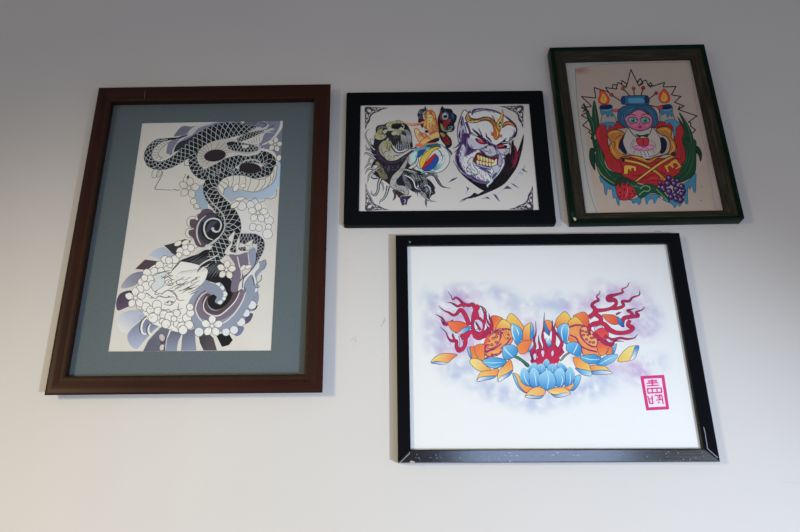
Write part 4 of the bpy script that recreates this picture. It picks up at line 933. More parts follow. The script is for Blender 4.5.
    A.poly(z5([(585, 70), (640, 55), (690, 70), (740, 50), (790, 60), (770, 95), (720, 105), (660, 110), (610, 95)]), (182, 112, 142), line=(92, 36, 66), lw=.6, n=3)
    A.line(z5([(610, 80), (660, 95), (690, 75), (740, 95)]), .5, (130, 56, 94))
    A.poly(z5([(640, 130), (690, 110), (750, 125), (760, 160), (710, 185), (660, 165)]), (156, 148, 150), n=3)
    for k in range(9):
        A.ell(575 + (655 + (k % 3) * 36 + (k // 3) * 8) / 10, 140 + (125 + (k // 3) * 20 - (k % 3) * 2) / 10, .75, .6, (22, 20, 26), n=8)
    # --- crossed keys
    KY, KE = (164, 112, 42), (58, 28, 18)
    A.poly(z5([(475, 200), (500, 190), (660, 225), (810, 300), (900, 380), (910, 395), (880, 405), (800, 330), (640, 250), (480, 215)]), KY, line=KE, lw=.7, n=3)
    A.line(z5([(500, 200), (650, 235), (800, 315)]), .6, (204, 160, 84), taper=(.3, .3))
    A.poly(z5([(590, 415), (720, 310), (860, 210), (980, 150), (995, 170), (880, 235), (740, 330), (610, 425)]), KY, line=KE, lw=.7, n=3)
    A.line(z5([(620, 405), (740, 315), (870, 220), (975, 162)]), .6, (206, 158, 74), taper=(.3, .3))
    A.poly(z5([(490, 260), (530, 250), (600, 260), (612, 280), (610, 315), (590, 310), (585, 285), (565, 285), (565, 310), (545, 305), (535, 290), (530, 330), (510, 345), (490, 335)]), (180, 134, 40), line=KE, lw=.6, n=2)
    A.poly(z6([(290, 260), (330, 240), (370, 205), (410, 190), (435, 220), (465, 265), (445, 280), (410, 295), (400, 280), (430, 262), (405, 235), (380, 245), (395, 275), (370, 285), (350, 260), (330, 275), (345, 320), (325, 325), (310, 300)]), (176, 122, 36), line=KE, lw=.6, n=2)
    A.ell(673.5, 154, 2.2, 2, (60, 36, 40), line=KE, lw=.6); A.ell(623, 160, 1.8, 2.4, (54, 30, 32), n=12)
    A.line(z6([(255, 395), (290, 380)]), 2, (150, 94, 44))
    # --- strawberry, vine, grapes
    A.poly(z7([(355, 200), (390, 140), (450, 130), (540, 170), (575, 230), (560, 300), (490, 345), (420, 350), (380, 320)]), (152, 26, 42), line=(60, 10, 24), lw=.7, n=4)
    A.poly(z7([(360, 210), (380, 150), (430, 125), (480, 130), (540, 170), (500, 200), (480, 165), (440, 210), (430, 165), (395, 230), (390, 190)]), (34, 52, 38), line=GD, lw=.5, n=3)
    for a, b in ((445, 245), (400, 275), (440, 305), (490, 325), (525, 260), (480, 205), (400, 315), (500, 290), (545, 290), (465, 285)):
        A.ell(580 + a / 10, 165 + b / 10, .8, 1.0, (28, 12, 20), n=8)
    A.line(z7([(480, 220), (470, 280), (450, 330)]), .8, (196, 84, 96), taper=(.2, .2))
    A.poly(z7([(480, 190), (540, 160), (600, 200), (700, 190), (790, 230), (860, 300), (900, 370), (840, 330), (780, 290), (700, 280), (640, 320), (600, 330), (560, 280), (540, 230)]), (26, 70, 50), line=GD, lw=.6, n=3)
    A.line(z7([(600, 240), (650, 205), (700, 230), (680, 265), (640, 260), (590, 300)]), .8, (110, 140, 100)); A.line(z7([(760, 240), (820, 300), (880, 360)]), .9, (84, 124, 90))
    A.line(z7([(500, 190), (540, 215), (620, 220)]), .8, (70, 112, 80), taper=(.2, .2))
    for a, b, r in ((150, 180, 20), (240, 130, 28), (325, 160, 24), (225, 185, 32), (290, 185, 30), (180, 230, 34), (365, 215, 30), (310, 240, 30), (240, 265, 32), (385, 260, 24), (190, 250, 20), (300, 305, 32), (365, 290, 30), (260, 320, 28), (355, 350, 32), (310, 340, 26)):
        A.ell(645 + a / 10, 165 + b / 10, r / 10, r / 10, (58, 36, 80), line=(22, 10, 38), lw=.6, n=16)
        A.ell(645 + a / 10 - .5, 165 + b / 10 - .4, r / 17, r / 19, (98, 66, 116), n=12)
        A.ell(645 + a / 10 - .8, 165 + b / 10 - .8, r / 40, r / 44, (150, 120, 160), n=8)
    for a, b in ((565, 215), (560, 355), (-90, 210), (80, 330)):
        A.ell(645 + a / 10, 165 + b / 10, .8, .6, (132, 78, 90), n=8)

    # --- coloured-pencil grain over the big fills
    rnd = random.Random(5)

    def grain(zz, pts, n, c, L=(20, 50), w=.5, ang=70, spread=20):
        q = spline(pts, False, 6)
        for _ in range(n):
            x, y, r = q[rnd.randrange(len(q))]
            x += rnd.uniform(-r, r); y += rnd.uniform(-r, r)
            a = math.radians(ang + rnd.uniform(-spread, spread)); l = rnd.uniform(*L)
            dx, dy = math.cos(a) * l / 2, math.sin(a) * l / 2
            A.line(zz([(x - dx, y - dy), (x + dx, y + dy)]), w, c, False, taper=(.2, .2))
    grain(z3, [(240, 370, 25), (270, 450, 25), (300, 330, 25)], 26, (120, 14, 26), ang=80)
    grain(z5, [(310, 100, 20), (340, 200, 30), (400, 270, 30)], 34, (112, 12, 24), ang=70)
    grain(z6, [(450, 60, 20), (470, 150, 20), (440, 0, 20)], 26, (112, 12, 24), ang=85)
    grain(z5, [(560, 360, 25), (700, 400, 25), (820, 420, 25), (880, 300, 25), (760, 280, 20)], 40, (104, 8, 28), ang=30, spread=50)
    grain(z5, [(230, 60, 20), (240, 180, 20), (290, 290, 20), (380, 370, 25)], 44, (12, 36, 26), ang=65)
    grain(z6, [(550, 50, 30), (550, 180, 30), (500, 300, 30), (430, 370, 20)], 54, (12, 38, 26), ang=100)
    grain(z3, [(200, 200, 12), (180, 330, 12), (210, 440, 15)], 20, (12, 38, 28), ang=75)
    grain(z4, [(500, 300, 15), (540, 400, 20), (560, 500, 25)], 26, (12, 38, 28), ang=65)
    grain(z3, [(480, 200, 25), (560, 140, 25), (700, 140, 25), (800, 230, 20)], 40, (14, 32, 66), ang=60, spread=60)
    grain(z3, [(380, 380, 20), (360, 470, 20), (400, 560, 20), (950, 540, 20), (900, 350, 20)], 26, (108, 58, 16), ang=60, spread=50)
    grain(z3, [(560, 310, 12), (720, 300, 12), (640, 170, 12)], 16, (140, 66, 96), w=.4, L=(12, 25), ang=30)
    grain(z7, [(430, 240, 25), (470, 300, 30), (420, 310, 15)], 22, (104, 10, 28), ang=80)
def draw_lotus(A):
    PAPER = (222, 225, 232)
    blobs = [(437, 300, 16, 14, 0), (452, 294, 12, 10, 0), (462, 297, 16, 12, 1), (480, 290, 18, 8, 0), (448, 318, 20, 16, 1), (436, 330, 14, 16, 0), (455, 345, 22, 14, 1), (442, 345, 16, 12, 0), (470, 312, 16, 14, 1),
             (505, 298, 16, 12, 0), (530, 306, 18, 10, 0), (525, 330, 16, 20, 1), (560, 300, 18, 9, 0), (580, 305, 16, 9, 1), (603, 294, 16, 12, 1), (630, 297, 18, 13, 1), (640, 312, 16, 13, 1), (650, 325, 14, 14, 0), (655, 310, 9, 9, 0), (636, 332, 18, 10, 1),
             (470, 375, 24, 12, 0), (455, 365, 18, 10, 0), (490, 390, 22, 11, 0), (520, 398, 24, 10, 0), (538, 408, 16, 7, 0), (560, 395, 24, 11, 0), (590, 388, 22, 12, 0), (610, 378, 20, 11, 0), (632, 368, 17, 11, 1), (640, 374, 10, 12, 1), (655, 362, 14, 10, 0), (600, 365, 14, 8, 1), (525, 352, 10, 12, 1), (580, 355, 9, 9, 1), (560, 320, 10, 16, 0)]

    def paper(x, y):
        b = p = 0
        for cx, cy, rx, ry, k in blobs:
            d = math.hypot((x - cx) / rx, (y - cy) / ry)
            if d < 1.5:
                w = (1 - d / 1.5) ** 1.2
                if k: p += w
                else: b += w
        t = fbm(x / 9, y / 9)
        t2 = fbm(x / 4 + 31, y / 4)
        m = max(0, t * 1.0 + t2 * .55 - .42)
        c = mix(PAPER, (178, 188, 218), min(.9, b * m * 1.7))
        c = mix(c, (186, 164, 208), min(.9, p * m * 1.9))
        return c
    A.wash([(404, 243), (668, 243), (704, 450), (408, 453)], 120, 92, paper)
    for k in range(26):
        a, b = random.uniform(435, 655), random.uniform(290, 400)
        A.ell(a, b, .4, .3, (150, 140, 180), n=6)
    s = 800 / 70
    y1, y2, y3, y4 = Zf(424, 280, s), Zf(470, 305, s), Zf(424, 320, s), Zf(470, 340, s)
    y5, y6, y7, y8, y9 = Zf(510, 350), Zf(520, 305), Zf(580, 280, s), Zf(570, 320), Zf(545, 280)
    FL, FD = (190, 32, 78), (62, 22, 74)
    NAVY = (40, 40, 92)

    def flame(pts, w, tip=True):
        w = [v * .8 for v in w]
        A.line(pts, [v + .9 for v in w], FD, taper=(1, .3) if tip else (1, 1))
        inner.append((pts, w, tip))
    inner = []

    def flush():
        for pts, w, tip in inner:
            for x, y, v in spline([tuple(p[:2]) + (v,) for p, v in zip(pts, w)], False, 4)[4:-5]: A.ell(x, y, v * .49, v * .49, FL, n=8)
        for pts, w, tip in inner: A.line(pts, w, FL, taper=(1, .12) if tip else (1, 1), c2=(146, 30, 84) if tip else None)
        for pts, w, tip in inner:
            if tip:
                e = pts[-2:]
                A.line([e[0], e[1]], [w[-2] * .6, .4], NAVY, False)
        inner.clear()

    OR, YE, RE, BL, LB, WH = (232, 138, 62), (238, 196, 96), (216, 84, 56), (40, 140, 206), (128, 196, 232), (226, 236, 244)
    OUT = (84, 64, 92)

    def petal(pts, a, b, p1, p2, out=OUT, lw=.5):
        A.poly(pts, a, True, b, p1, p2, line=out, lw=lw, n=4)
    # ---- left lotus: back petals
    def back(yf, sgn):
        pass
    z = y2
    petal(z([(415, 170), (465, 95), (540, 150), (610, 240), (630, 320), (600, 400), (520, 380), (470, 260), (440, 200)]), YE, OR, (511, 314), (522, 336))
    petal(z([(625, 245), (700, 200), (690, 300), (700, 390), (610, 420), (600, 330)]), YE, (230, 112, 70), (529, 324), (524, 340))
    petal(z([(700, 205), (730, 280), (725, 370), (690, 395), (690, 300)]), BL, LB, (533, 332), (530, 326))
    petal(z([(240, 130), (300, 122), (380, 160), (330, 220), (280, 300), (240, 250), (250, 180)]), RE, OR, (492, 318), (500, 322))
    petal(z([(300, 250), (340, 190), (360, 170), (390, 165), (440, 195), (470, 240), (460, 310), (400, 300), (300, 300)]), YE, OR, (503, 321), (500, 330))
    petal(z([(545, 450), (620, 410), (715, 405), (700, 480), (650, 540), (580, 560), (540, 500)]), OR, (226, 104, 66), (520, 345), (530, 342))
    petal(z([(715, 410), (735, 440), (690, 520), (660, 530), (690, 460)]), BL, WH, (528, 350), (533, 341))
    # inner head: seed pod and stamens
    A.poly(z([(160, 440), (210, 350), (290, 290), (380, 270), (470, 290), (480, 420), (400, 480), (340, 560), (250, 590), (170, 560)]), (228, 146, 80), line=(146, 40, 110), lw=.9, n=4)
    petal(y4([(50, 80), (110, 45), (170, 60), (165, 150), (170, 240), (100, 210), (55, 140)]), (228, 110, 66), OR, (474, 344), (484, 358))
    petal(y4([(0, 60), (40, 60), (60, 150), (90, 210), (20, 210)]), (222, 104, 64), OR, (470, 345), (476, 358))
    petal(y3([(495, 310), (520, 320), (545, 440), (520, 420), (500, 360)]), LB, BL, (468, 348), (470, 358))
    A.line(z([(175, 520), (175, 450), (210, 380), (260, 330), (310, 295), (350, 310), (350, 370), (310, 440), (250, 500), (190, 540)]), 1.5, (150, 36, 110), closed=True)
    A.ell(470 + 262 / s, 305 + 408 / s, 9.4, 5.6, (236, 156, 92), rot=-52, line=(150, 36, 110), lw=.9)
    for a, b in ((205, 460), (215, 410), (265, 380), (310, 330), (250, 455), (300, 425), (330, 300), (300, 365)):
        A.ell(470 + a / s, 305 + b / s, 1.5, 1.1, (216, 110, 70), line=(110, 30, 60), lw=.6, n=12)
    for a, b, c, d in ((380, 280, 410, 340), (410, 275, 425, 335), (445, 280, 440, 340), (370, 320, 410, 400), (440, 340, 470, 400), (430, 380, 450, 430)):
        A.line(z([(a, b), (c, d)]), 1.2, (168, 110, 40), taper=(.5, .5)); A.ell(470 + a / s, 305 + b / s, 1.2, 1, (120, 40, 100), n=8)
    A.line(z([(350, 300), (400, 270), (460, 280)]), 1.0, (134, 36, 110)); A.line(z([(470, 370), (420, 440), (350, 500)]), 1.4, (150, 40, 110))
    A.line(y4([(160, 130), (260, 110), (360, 40)]), 1.5, (150, 36, 110)); A.line(y4([(165, 215), (250, 180), (360, 130)]), 1.2, (140, 40, 100))
    for a, b in ((200, 190), (250, 160), (300, 165), (340, 150), (180, 170)):
        A.ell(470 + a / s, 340 + b / s, 1.1, .9, (160, 90, 40), line=(134, 40, 90), lw=.4, n=8)
    A.poly(y4([(230, 140), (280, 120), (340, 130), (320, 150), (260, 155)]), (240, 166, 90), n=3)
    # blue petals, front petals of the left lotus
    petal(z([(470, 220), (530, 230), (590, 280), (605, 350), (580, 410), (540, 460), (500, 400), (475, 330)]), LB, BL, (511, 326), (521, 338))
    A.poly(z([(475, 250), (490, 235), (490, 320), (520, 410), (480, 340)]), (206, 228, 240), n=3)
    A.line(z([(520, 250), (550, 310), (555, 350)]), .8, WH, taper=(.2, .2))
    petal(y4([(-5, 250), (20, 215), (80, 215), (140, 245), (190, 300), (240, 340), (180, 362), (100, 350), (40, 310)]), (240, 214, 130), OR, (474, 362), (492, 372))
    petal(y4([(80, 475), (100, 400), (140, 360), (240, 345), (320, 325), (310, 400), (250, 440), (160, 460)]), (240, 190, 100), OR, (480, 375), (496, 366))
    petal(y4([(80, 475), (110, 430), (190, 415), (300, 410), (250, 445), (170, 460)]), WH, BL, (479, 381), (489, 378))
    petal(y4([(325, 480), (315, 400), (340, 340), (400, 280), (450, 225), (480, 260), (490, 340), (450, 400), (380, 440)]), OR, (240, 206, 124), (505, 362), (500, 380))
    petal(y4([(325, 480), (345, 420), (420, 385), (490, 340), (460, 400), (400, 440)]), WH, BL, (501, 380), (508, 374))
    petal(y4([(140, 245), (200, 210), (290, 200), (380, 215), (420, 250), (370, 300), (280, 325), (200, 300)]), (104, 180, 226), BL, (486, 358), (500, 364))
    A.line(y4([(160, 255), (260, 262), (370, 255)]), .9, (180, 218, 238), taper=(.2, .2)); A.line(y4([(200, 290), (280, 310), (350, 290)]), .9, (150, 204, 234), taper=(.2, .2))
    petal(y4([(370, 130), (375, 80), (420, 55), (500, 60), (545, 110), (535, 165), (480, 210), (410, 225), (375, 190)]), LB, BL, (503, 345), (512, 356))
    A.line(y4([(385, 75), (420, 130), (490, 195)]), .9, WH, taper=(.3, .3))
    # stalks
    A.poly(y4([(500, 195), (545, 185), (620, 235), (680, 290), (650, 310), (580, 240)]), (46, 140, 104), True, (30, 100, 80), (514, 357), (528, 366), line=(50, 60, 70), lw=.5, n=3)
    A.poly(y5([(600, 30), (560, 60), (525, 100), (500, 110), (530, 60), (580, 25)]), (120, 134, 120), line=(70, 70, 80), lw=.4, n=3)
    # ---- left flames
    flame(y1([(520, 520), (470, 400), (420, 340), (370, 390), (330, 400), (280, 370), (230, 350), (165, 295)]), [5, 4.5, 4.2, 3, 2.6, 2.4, 1.8, .6])
    flame(y1([(610, 440), (590, 350), (560, 280), (510, 290), (450, 270), (400, 220), (360, 200), (330, 225), (310, 180), (275, 130)]), [5, 4.2, 3.8, 3.4, 3, 2, 1.7, 1.6, 1, .5])
    flame(y1([(470, 300), (430, 285), (385, 300), (340, 275), (300, 258), (265, 258)]), [3.4, 2.6, 2.2, 1.6, .9, .4])
    flame(y1([(690, 500), (695, 400), (675, 340), (645, 290)]), [3, 1.9, 1.3, .5])
    flame(y1([(270, 520), (235, 480), (200, 430), (130, 392)]), [3, 2, 1.4, .5])
    flame(y3([(330, 0), (280, 40), (230, 50), (190, -10)]), [1, 2.2, 2.2, 1])
    flame(y3([(450, 310), (400, 350), (370, 300), (370, 240), (320, 240), (280, 210), (250, 140), (185, 80)]), [5, 4.5, 3.6, 3.2, 2.8, 2.2, 1.3, .5])
    flame(y3([(540, 140), (480, 200), (470, 280), (430, 350)]), [4.2, 4.4, 4.2, 3.4], False)
    flame(y3([(440, 230), (430, 180), (470, 170), (540, 140), (590, 190), (640, 200), (700, 130)]), [3, 3, 4, 4.8, 4.6, 5.4, 6], False)
    flame(y3([(350, 230), (330, 180), (330, 150)]), [2.2, 1.6, .8])
    flame(y2([(100, 0), (50, 100), (30, 180), (40, 290), (100, 350), (180, 330), (220, 260), (180, 150), (180, 60), (130, 10)]), [4.5, 5, 3, 4, 6.5, 7.5, 6, 3.4, 1.8, .6])
    flame(y2([(240, 300), (250, 220), (225, 150), (215, 90)]), [4, 2.6, 1.7, .4])
    flame(y2([(100, 360), (130, 300), (150, 220), (100, 150), (40, 170)]), [5, 4.4, 3.6, 3.2, 2], False)
    flush()
    A.poly(y2([(50, 180), (90, 165), (140, 200), (145, 270), (110, 310), (60, 290), (90, 270), (75, 230)]), (206, 190, 224), line=FD, lw=.5, n=3)
    flame(y2([(120, 290), (90, 240), (65, 185)]), [2.4, 1.6, .5]); flush()
    A.poly(y2([(195, 110), (190, 190), (225, 245), (215, 255), (180, 210)]), (206, 198, 228), line=FD, lw=.4, n=3)
    A.poly(y3([(395, 180), (420, 200), (450, 270), (430, 310), (400, 310), (410, 250)]), (202, 180, 220), line=FD, lw=.5, n=3)
    A.poly(y3([(530, 170), (555, 180), (570, 290), (500, 280)]), (204, 178, 216), n=3)
    A.poly(y2([(160, 430), (190, 360), (220, 340), (210, 400), (180, 460)]), (222, 84, 76), n=3)
    # drifting petals, left
    petal(y3([(270, 20), (340, 15), (440, 20), (505, 70), (450, 110), (390, 145), (320, 120), (285, 70)]), (236, 120, 66), RE, (450, 331), (462, 324))
    petal(y3([(545, 85), (500, 75), (440, 100), (390, 145), (350, 140), (400, 162), (470, 145)]), BL, WH, (466, 329), (456, 333))
    petal(y3([(80, 490), (120, 430), (190, 390), (270, 380), (380, 395), (330, 440), (270, 490), (200, 480)]), (244, 206, 112), (228, 100, 80), (437, 358), (455, 355))
    petal(y3([(80, 490), (140, 470), (200, 480), (270, 490), (200, 510), (130, 500)]), BL, WH, (434, 362), (446, 363))
    # ---- middle flames
    A.poly(y6([(110, 500), (180, 440), (230, 470), (250, 400), (300, 420), (340, 380), (380, 430), (430, 440), (400, 510), (330, 560), (200, 560), (190, 510)]), FL, line=FD, lw=.6, n=3)
    flame(y6([(240, 480), (250, 400), (225, 320), (240, 230), (240, 150), (245, 75)]), [5, 4, 2.6, 2, 1.2, .3])
    flame(y6([(330, 420), (340, 300), (325, 220), (325, 150)]), [5, 4, 2, .4])
    flame(y6([(190, 520), (205, 430), (190, 370), (185, 300)]), [5, 3.4, 1.8, .4])
    flame(y6([(110, 480), (150, 420), (140, 350), (160, 270), (155, 160)]), [4, 2.6, 1.8, 1.1, .3])
    flame(y6([(380, 470), (420, 380), (400, 330), (345, 250), (350, 180)]), [5, 3.6, 2.6, 2, .5])
    flame(y5([(330, 140), (270, 100), (230, 90), (200, 20)]), [9, 5, 3.4, 2]); flame(y5([(350, 110), (420, 80), (480, 60), (540, 10)]), [9, 7, 4, 2], False)
    flame(y5([(240, 130), (215, 110), (230, 80)]), [3, 1.8, .8])
    flush()
    A.poly(y5([(250, 140), (290, 60), (400, 50), (470, 60), (500, 100), (440, 140)]), FL, n=3)
    for pts in ([(310, 20), (325, 0), (345, 20), (335, 70), (320, 60)], [(410, 30), (430, 0), (440, 40), (420, 65)], [(235, 40), (265, 40), (260, 95), (235, 90)]):
        A.poly(y5(pts), (212, 196, 226), line=FD, lw=.4, n=3)
    petal(y6([(240, 175), (270, 200), (300, 270), (285, 310), (250, 260)]), BL, (60, 90, 170), (545, 325), (550, 334)); petal(y6([(255, 340), (290, 330), (315, 390), (290, 420), (265, 390)]), BL, WH, (548, 345), (548, 338))
    petal(y6([(250, 160), (310, 160), (320, 210), (300, 270)]), (232, 104, 76), (236, 150, 90), (550, 331), (546, 321))
    A.poly(y6([(245, 270), (300, 325), (280, 335), (240, 300)]), WH, n=3)
    # ---- right lotus
    petal(y6([(355, 200), (360, 150), (390, 110), (445, 65), (490, 100), (505, 140), (480, 200), (420, 190), (370, 230)]), (240, 190, 84), (230, 120, 64), (563, 315), (558, 326))
    petal(y6([(530, 110), (580, 85), (640, 70), (680, 110), (690, 200), (640, 240), (590, 200), (550, 130)]), OR, RE, (576, 316), (588, 324))
    petal(y6([(490, 210), (480, 170), (510, 140), (555, 115), (600, 150), (640, 205), (580, 230), (510, 240)]), (240, 186, 80), OR, (574, 318), (574, 328))
    A.poly(y6([(490, 230), (540, 200), (620, 200), (700, 240), (770, 320), (800, 420), (800, 520), (640, 500), (610, 420), (540, 370), (480, 330)]), (226, 142, 78), line=(146, 36, 106), lw=.9, n=4)
    A.ell(520 + 690 / 10, 305 + 318 / 10, 12, 6.2, (240, 164, 112), rot=54, line=(150, 34, 106), lw=1.0)
    A.line(y6([(600, 240), (605, 310), (650, 370), (720, 410), (780, 420)]), 1.0, (150, 34, 106)); A.line(y6([(500, 300), (560, 330), (600, 400), (660, 440), (770, 470)]), 1.6, (146, 34, 106))
    A.line(y6([(500, 225), (560, 205), (640, 215)]), .9, (140, 40, 100))
    for a, b in ((625, 260), (660, 270), (635, 300), (665, 345), (700, 370), (735, 375), (740, 325), (715, 330), (680, 300)):
        A.ell(520 + a / 10, 305 + b / 10, 1.4, 1.1, (206, 92, 62), line=(104, 40, 60), lw=.5, n=12)
    for a, b, c, d in ((520, 230, 545, 290), (550, 220, 560, 280), (505, 260, 540, 310), (580, 280, 590, 340), (560, 300, 610, 360), (640, 440, 700, 470), (690, 430, 740, 450)):
        A.line(y6([(a, b), (c, d)]), 1.3, (240, 160, 84), taper=(.5, .5))
    A.poly(y6([(490, 320), (540, 340), (560, 370), (500, 370), (480, 350)]), (226, 116, 66), n=3)
    petal(y8([(270, 240), (310, 225), (360, 245), (380, 300), (340, 350), (300, 350), (275, 300)]), (226, 92, 70), OR, (601, 345), (602, 354))
    petal(y8([(385, 270), (420, 270), (440, 310), (420, 340), (360, 345), (380, 310)]), (224, 92, 70), OR, (609, 347), (610, 354)); petal(y8([(420, 340), (430, 280), (465, 235), (455, 300), (440, 335)]), BL, LB, (612, 352), (615, 344))
    petal(y8([(240, 130), (290, 85), (350, 85), (385, 130), (370, 200), (300, 190), (260, 170)]), (210, 58, 76), RE, (600, 329), (600, 340))
    petal(y6([(375, 230), (420, 190), (470, 185), (490, 240), (485, 320), (465, 390), (430, 360), (385, 290)]), BL, LB, (563, 336), (568, 326))
    A.line(y6([(440, 200), (415, 260), (430, 360)]), 1, WH, taper=(.3, .3)); A.line(y6([(480, 200), (487, 260), (468, 380)]), .9, (190, 222, 240), taper=(.3, .3))
    petal(y8([(30, 380), (60, 370), (120, 390), (190, 440), (215, 520), (150, 500), (80, 490), (45, 440)]), OR, (240, 196, 100), (577, 360), (590, 370))
    petal(y8([(50, 480), (100, 490), (160, 500), (215, 520), (210, 560), (120, 545)]), BL, (180, 216, 238), (580, 371), (590, 376))
    petal(y8([(200, 460), (290, 450), (350, 465), (400, 510), (330, 500), (240, 510), (215, 500)]), OR, (242, 206, 116), (592, 367), (608, 370))
    petal(y8([(215, 520), (300, 500), (400, 515), (420, 535), (330, 545), (240, 545)]), BL, WH, (594, 373), (611, 373))
    petal(y8([(100, 370), (160, 350), (250, 345), (310, 380), (290, 420), (220, 440), (150, 420)]), (90, 176, 224), BL, (582, 355), (594, 362))
    A.line(y8([(120, 370), (200, 395), (300, 395)]), .9, (190, 222, 240), taper=(.2, .2))
    petal(y8([(265, 445), (310, 390), (380, 350), (475, 345), (450, 400), (390, 440), (320, 460)]), BL, (140, 200, 232), (598, 362), (616, 356))
    A.line(y8([(300, 440), (370, 400), (440, 365)]), .9, (200, 226, 242), taper=(.2, .2))
    petal(y6([(460, 420), (480, 380), (550, 370), (600, 400), (615, 470), (590, 515), (520, 490), (470, 460)]), (110, 186, 230), BL, (568, 343), (576, 353))
    A.line(y6([(575, 385), (560, 430), (530, 485)]), .9, WH, taper=(.3, .3))
    # ---- right flames
    flame(y7([(100, 430), (160, 380), (170, 330), (135, 290), (170, 250), (215, 230), (190, 190), (225, 150), (225, 120)]), [5, 4.6, 4.4, 3.2, 2.6, 2.2, 1.6, 1.0, .4])
    flame(y7([(170, 350), (260, 345), (350, 325), (410, 280), (400, 230), (330, 225), (330, 190), (420, 165), (490, 140), (480, 105), (540, 75), (562, 25)]), [5, 3.4, 3.2, 3.4, 3.8, 5.6, 4.4, 2.6, 2.2, 2, 1.4, .4])
    flame(y7([(360, 325), (440, 320), (500, 290), (480, 245), (560, 240), (600, 200), (680, 170), (680, 120)]), [3.4, 3.2, 2.8, 2.4, 2.4, 2.2, 1.6, .4])
    flame(y7([(470, 520), (500, 440), (580, 420), (670, 410), (640, 370), (710, 340), (745, 300)]), [6, 4.4, 4, 3, 2.4, 1.6, .4])
    flame(y7([(610, 410), (580, 370), (540, 350), (590, 335), (640, 320)]), [3.6, 2.6, 2, 1.3, .4])
    flame(y7([(160, 380), (230, 430), (230, 480), (140, 520)]), [5, 4.6, 4.8, 4], False)
    flame(y7([(410, 395), (440, 380), (470, 365)]), [1.6, 1.3, .4])
    flame(y8([(190, 110), (200, 60), (260, 30), (340, 40), (400, 100), (480, 130), (580, 120), (630, 80), (580, 50), (600, 0)]), [4, 4, 4, 4.6, 5.4, 4.4, 4, 4.4, 4.2, 3.4], False)
    flame(y8([(230, 130), (300, 190), (360, 230), (420, 245), (450, 210), (540, 215)]), [4, 4, 4.6, 4, 2.2, .5])
    flame(y8([(340, 160), (420, 195), (500, 180), (570, 190), (640, 180), (680, 140)]), [3.2, 2.6, 2.2, 1.8, 1.3, .3])
    flame(y8([(200, 60), (190, 120), (210, 150)]), [2.2, 2.2, 1.2])
    flush()
    A.poly(y8([(355, 190), (390, 190), (420, 215), (390, 225)]), (204, 186, 222), line=FD, lw=.4, n=3); A.poly(y8([(245, 80), (290, 55), (330, 75), (290, 85), (250, 110)]), (210, 196, 226), line=FD, lw=.4, n=3)
    petal(y7([(250, 400), (330, 395), (400, 405), (430, 450), (440, 500), (380, 510), (320, 480), (280, 440)]), (232, 106, 66), RE, (607, 318), (614, 322))
    petal(y7([(420, 420), (450, 435), (490, 480), (505, 535), (470, 530), (440, 490)]), BL, (30, 84, 160), (618, 320), (623, 326))
    petal(y8([(475, 410), (520, 330), (590, 270), (660, 262), (640, 330), (600, 400), (540, 418)]), (240, 186, 92), (244, 212, 132), (620, 360), (630, 350))
    petal(y8([(690, 262), (655, 262), (620, 350), (600, 405), (650, 380), (680, 310)]), BL, WH, (636, 348), (632, 359))
    # ---- centre lotus (blue) with its orange sepals
    petal(y5([(25, 235), (80, 245), (110, 300), (160, 350), (230, 380), (180, 430), (120, 410), (60, 330)]), (240, 188, 110), OR, (516, 376), (528, 388))
    petal(y5([(25, 235), (60, 270), (90, 350), (150, 420), (180, 430), (110, 405), (60, 340)]), LB, BL, (514, 378), (522, 390))
    petal(y5([(705, 250), (650, 270), (630, 340), (560, 375), (620, 410), (670, 370), (700, 310)]), LB, BL, (579, 377), (574, 388)); petal(y5([(540, 370), (600, 350), (645, 340), (600, 400)]), OR, (240, 180, 100), (566, 388), (573, 385))
    for k, (pts, a, b) in enumerate((
            ([(175, 225), (185, 180), (230, 135), (265, 130), (270, 170), (230, 210)], (530, 374), (535, 363)),
            ([(470, 160), (490, 125), (540, 150), (565, 190), (540, 220)], (563, 372), (558, 362)),
            ([(325, 150), (340, 115), (370, 92), (400, 130), (400, 170), (350, 180)], (547, 368), (547, 359)),
            ([(260, 195), (275, 160), (320, 140), (360, 190), (330, 230), (290, 240)], (541, 374), (541, 363)),
            ([(375, 190), (390, 160), (430, 140), (480, 180), (460, 220), (410, 240)], (553, 374), (553, 363)),
            ([(105, 300), (105, 230), (135, 175), (190, 235), (210, 300), (210, 360), (150, 350)], (527, 386), (523, 368)),
            ([(550, 240), (600, 170), (640, 220), (645, 290), (610, 340), (550, 360)], (569, 385), (570, 367)),
            ([(195, 290), (205, 220), (240, 180), (290, 230), (310, 300), (290, 360), (230, 375), (200, 340)], (535, 387), (534, 369)),
            ([(430, 270), (460, 210), (515, 180), (550, 240), (550, 320), (510, 370), (450, 350)], (560, 387), (560, 369)),
            ([(285, 310), (300, 260), (375, 205), (440, 250), (460, 320), (440, 380), (370, 405), (310, 370)], (547, 390), (547, 371)))):
        petal(y5(pts), (30, 128, 204), (146, 206, 238), a, b, out=(48, 84, 146), lw=.65)
        A.line(y5([pts[0]] + pts[1:4]), .55, (186, 222, 242), taper=(.3, .3))
    for sln in ([(375, 230), (385, 300), (372, 390)], [(240, 210), (255, 290), (262, 360)], [(140, 220), (150, 290), (185, 350)], [(515, 260), (525, 310), (505, 365)], [(600, 230), (605, 280), (595, 350)], [(320, 160), (318, 220)], [(425, 165), (425, 220)], [(370, 115), (372, 160)]):
        A.line(y5(sln), .8, (196, 226, 242), taper=(.3, .3))
    petal(y5([(150, 470), (180, 420), (240, 375), (300, 370), (355, 405), (340, 450), (280, 465), (210, 455)]), (236, 160, 90), (242, 190, 120), (540, 388), (530, 394))
    petal(y5([(150, 470), (190, 450), (270, 462), (335, 455), (300, 485), (220, 485)]), WH, BL, (525, 397), (534, 397))
    petal(y5([(375, 410), (440, 380), (530, 370), (580, 400), (605, 435), (520, 435), (440, 445)]), (236, 160, 84), (244, 206, 130), (556, 388), (556, 394))
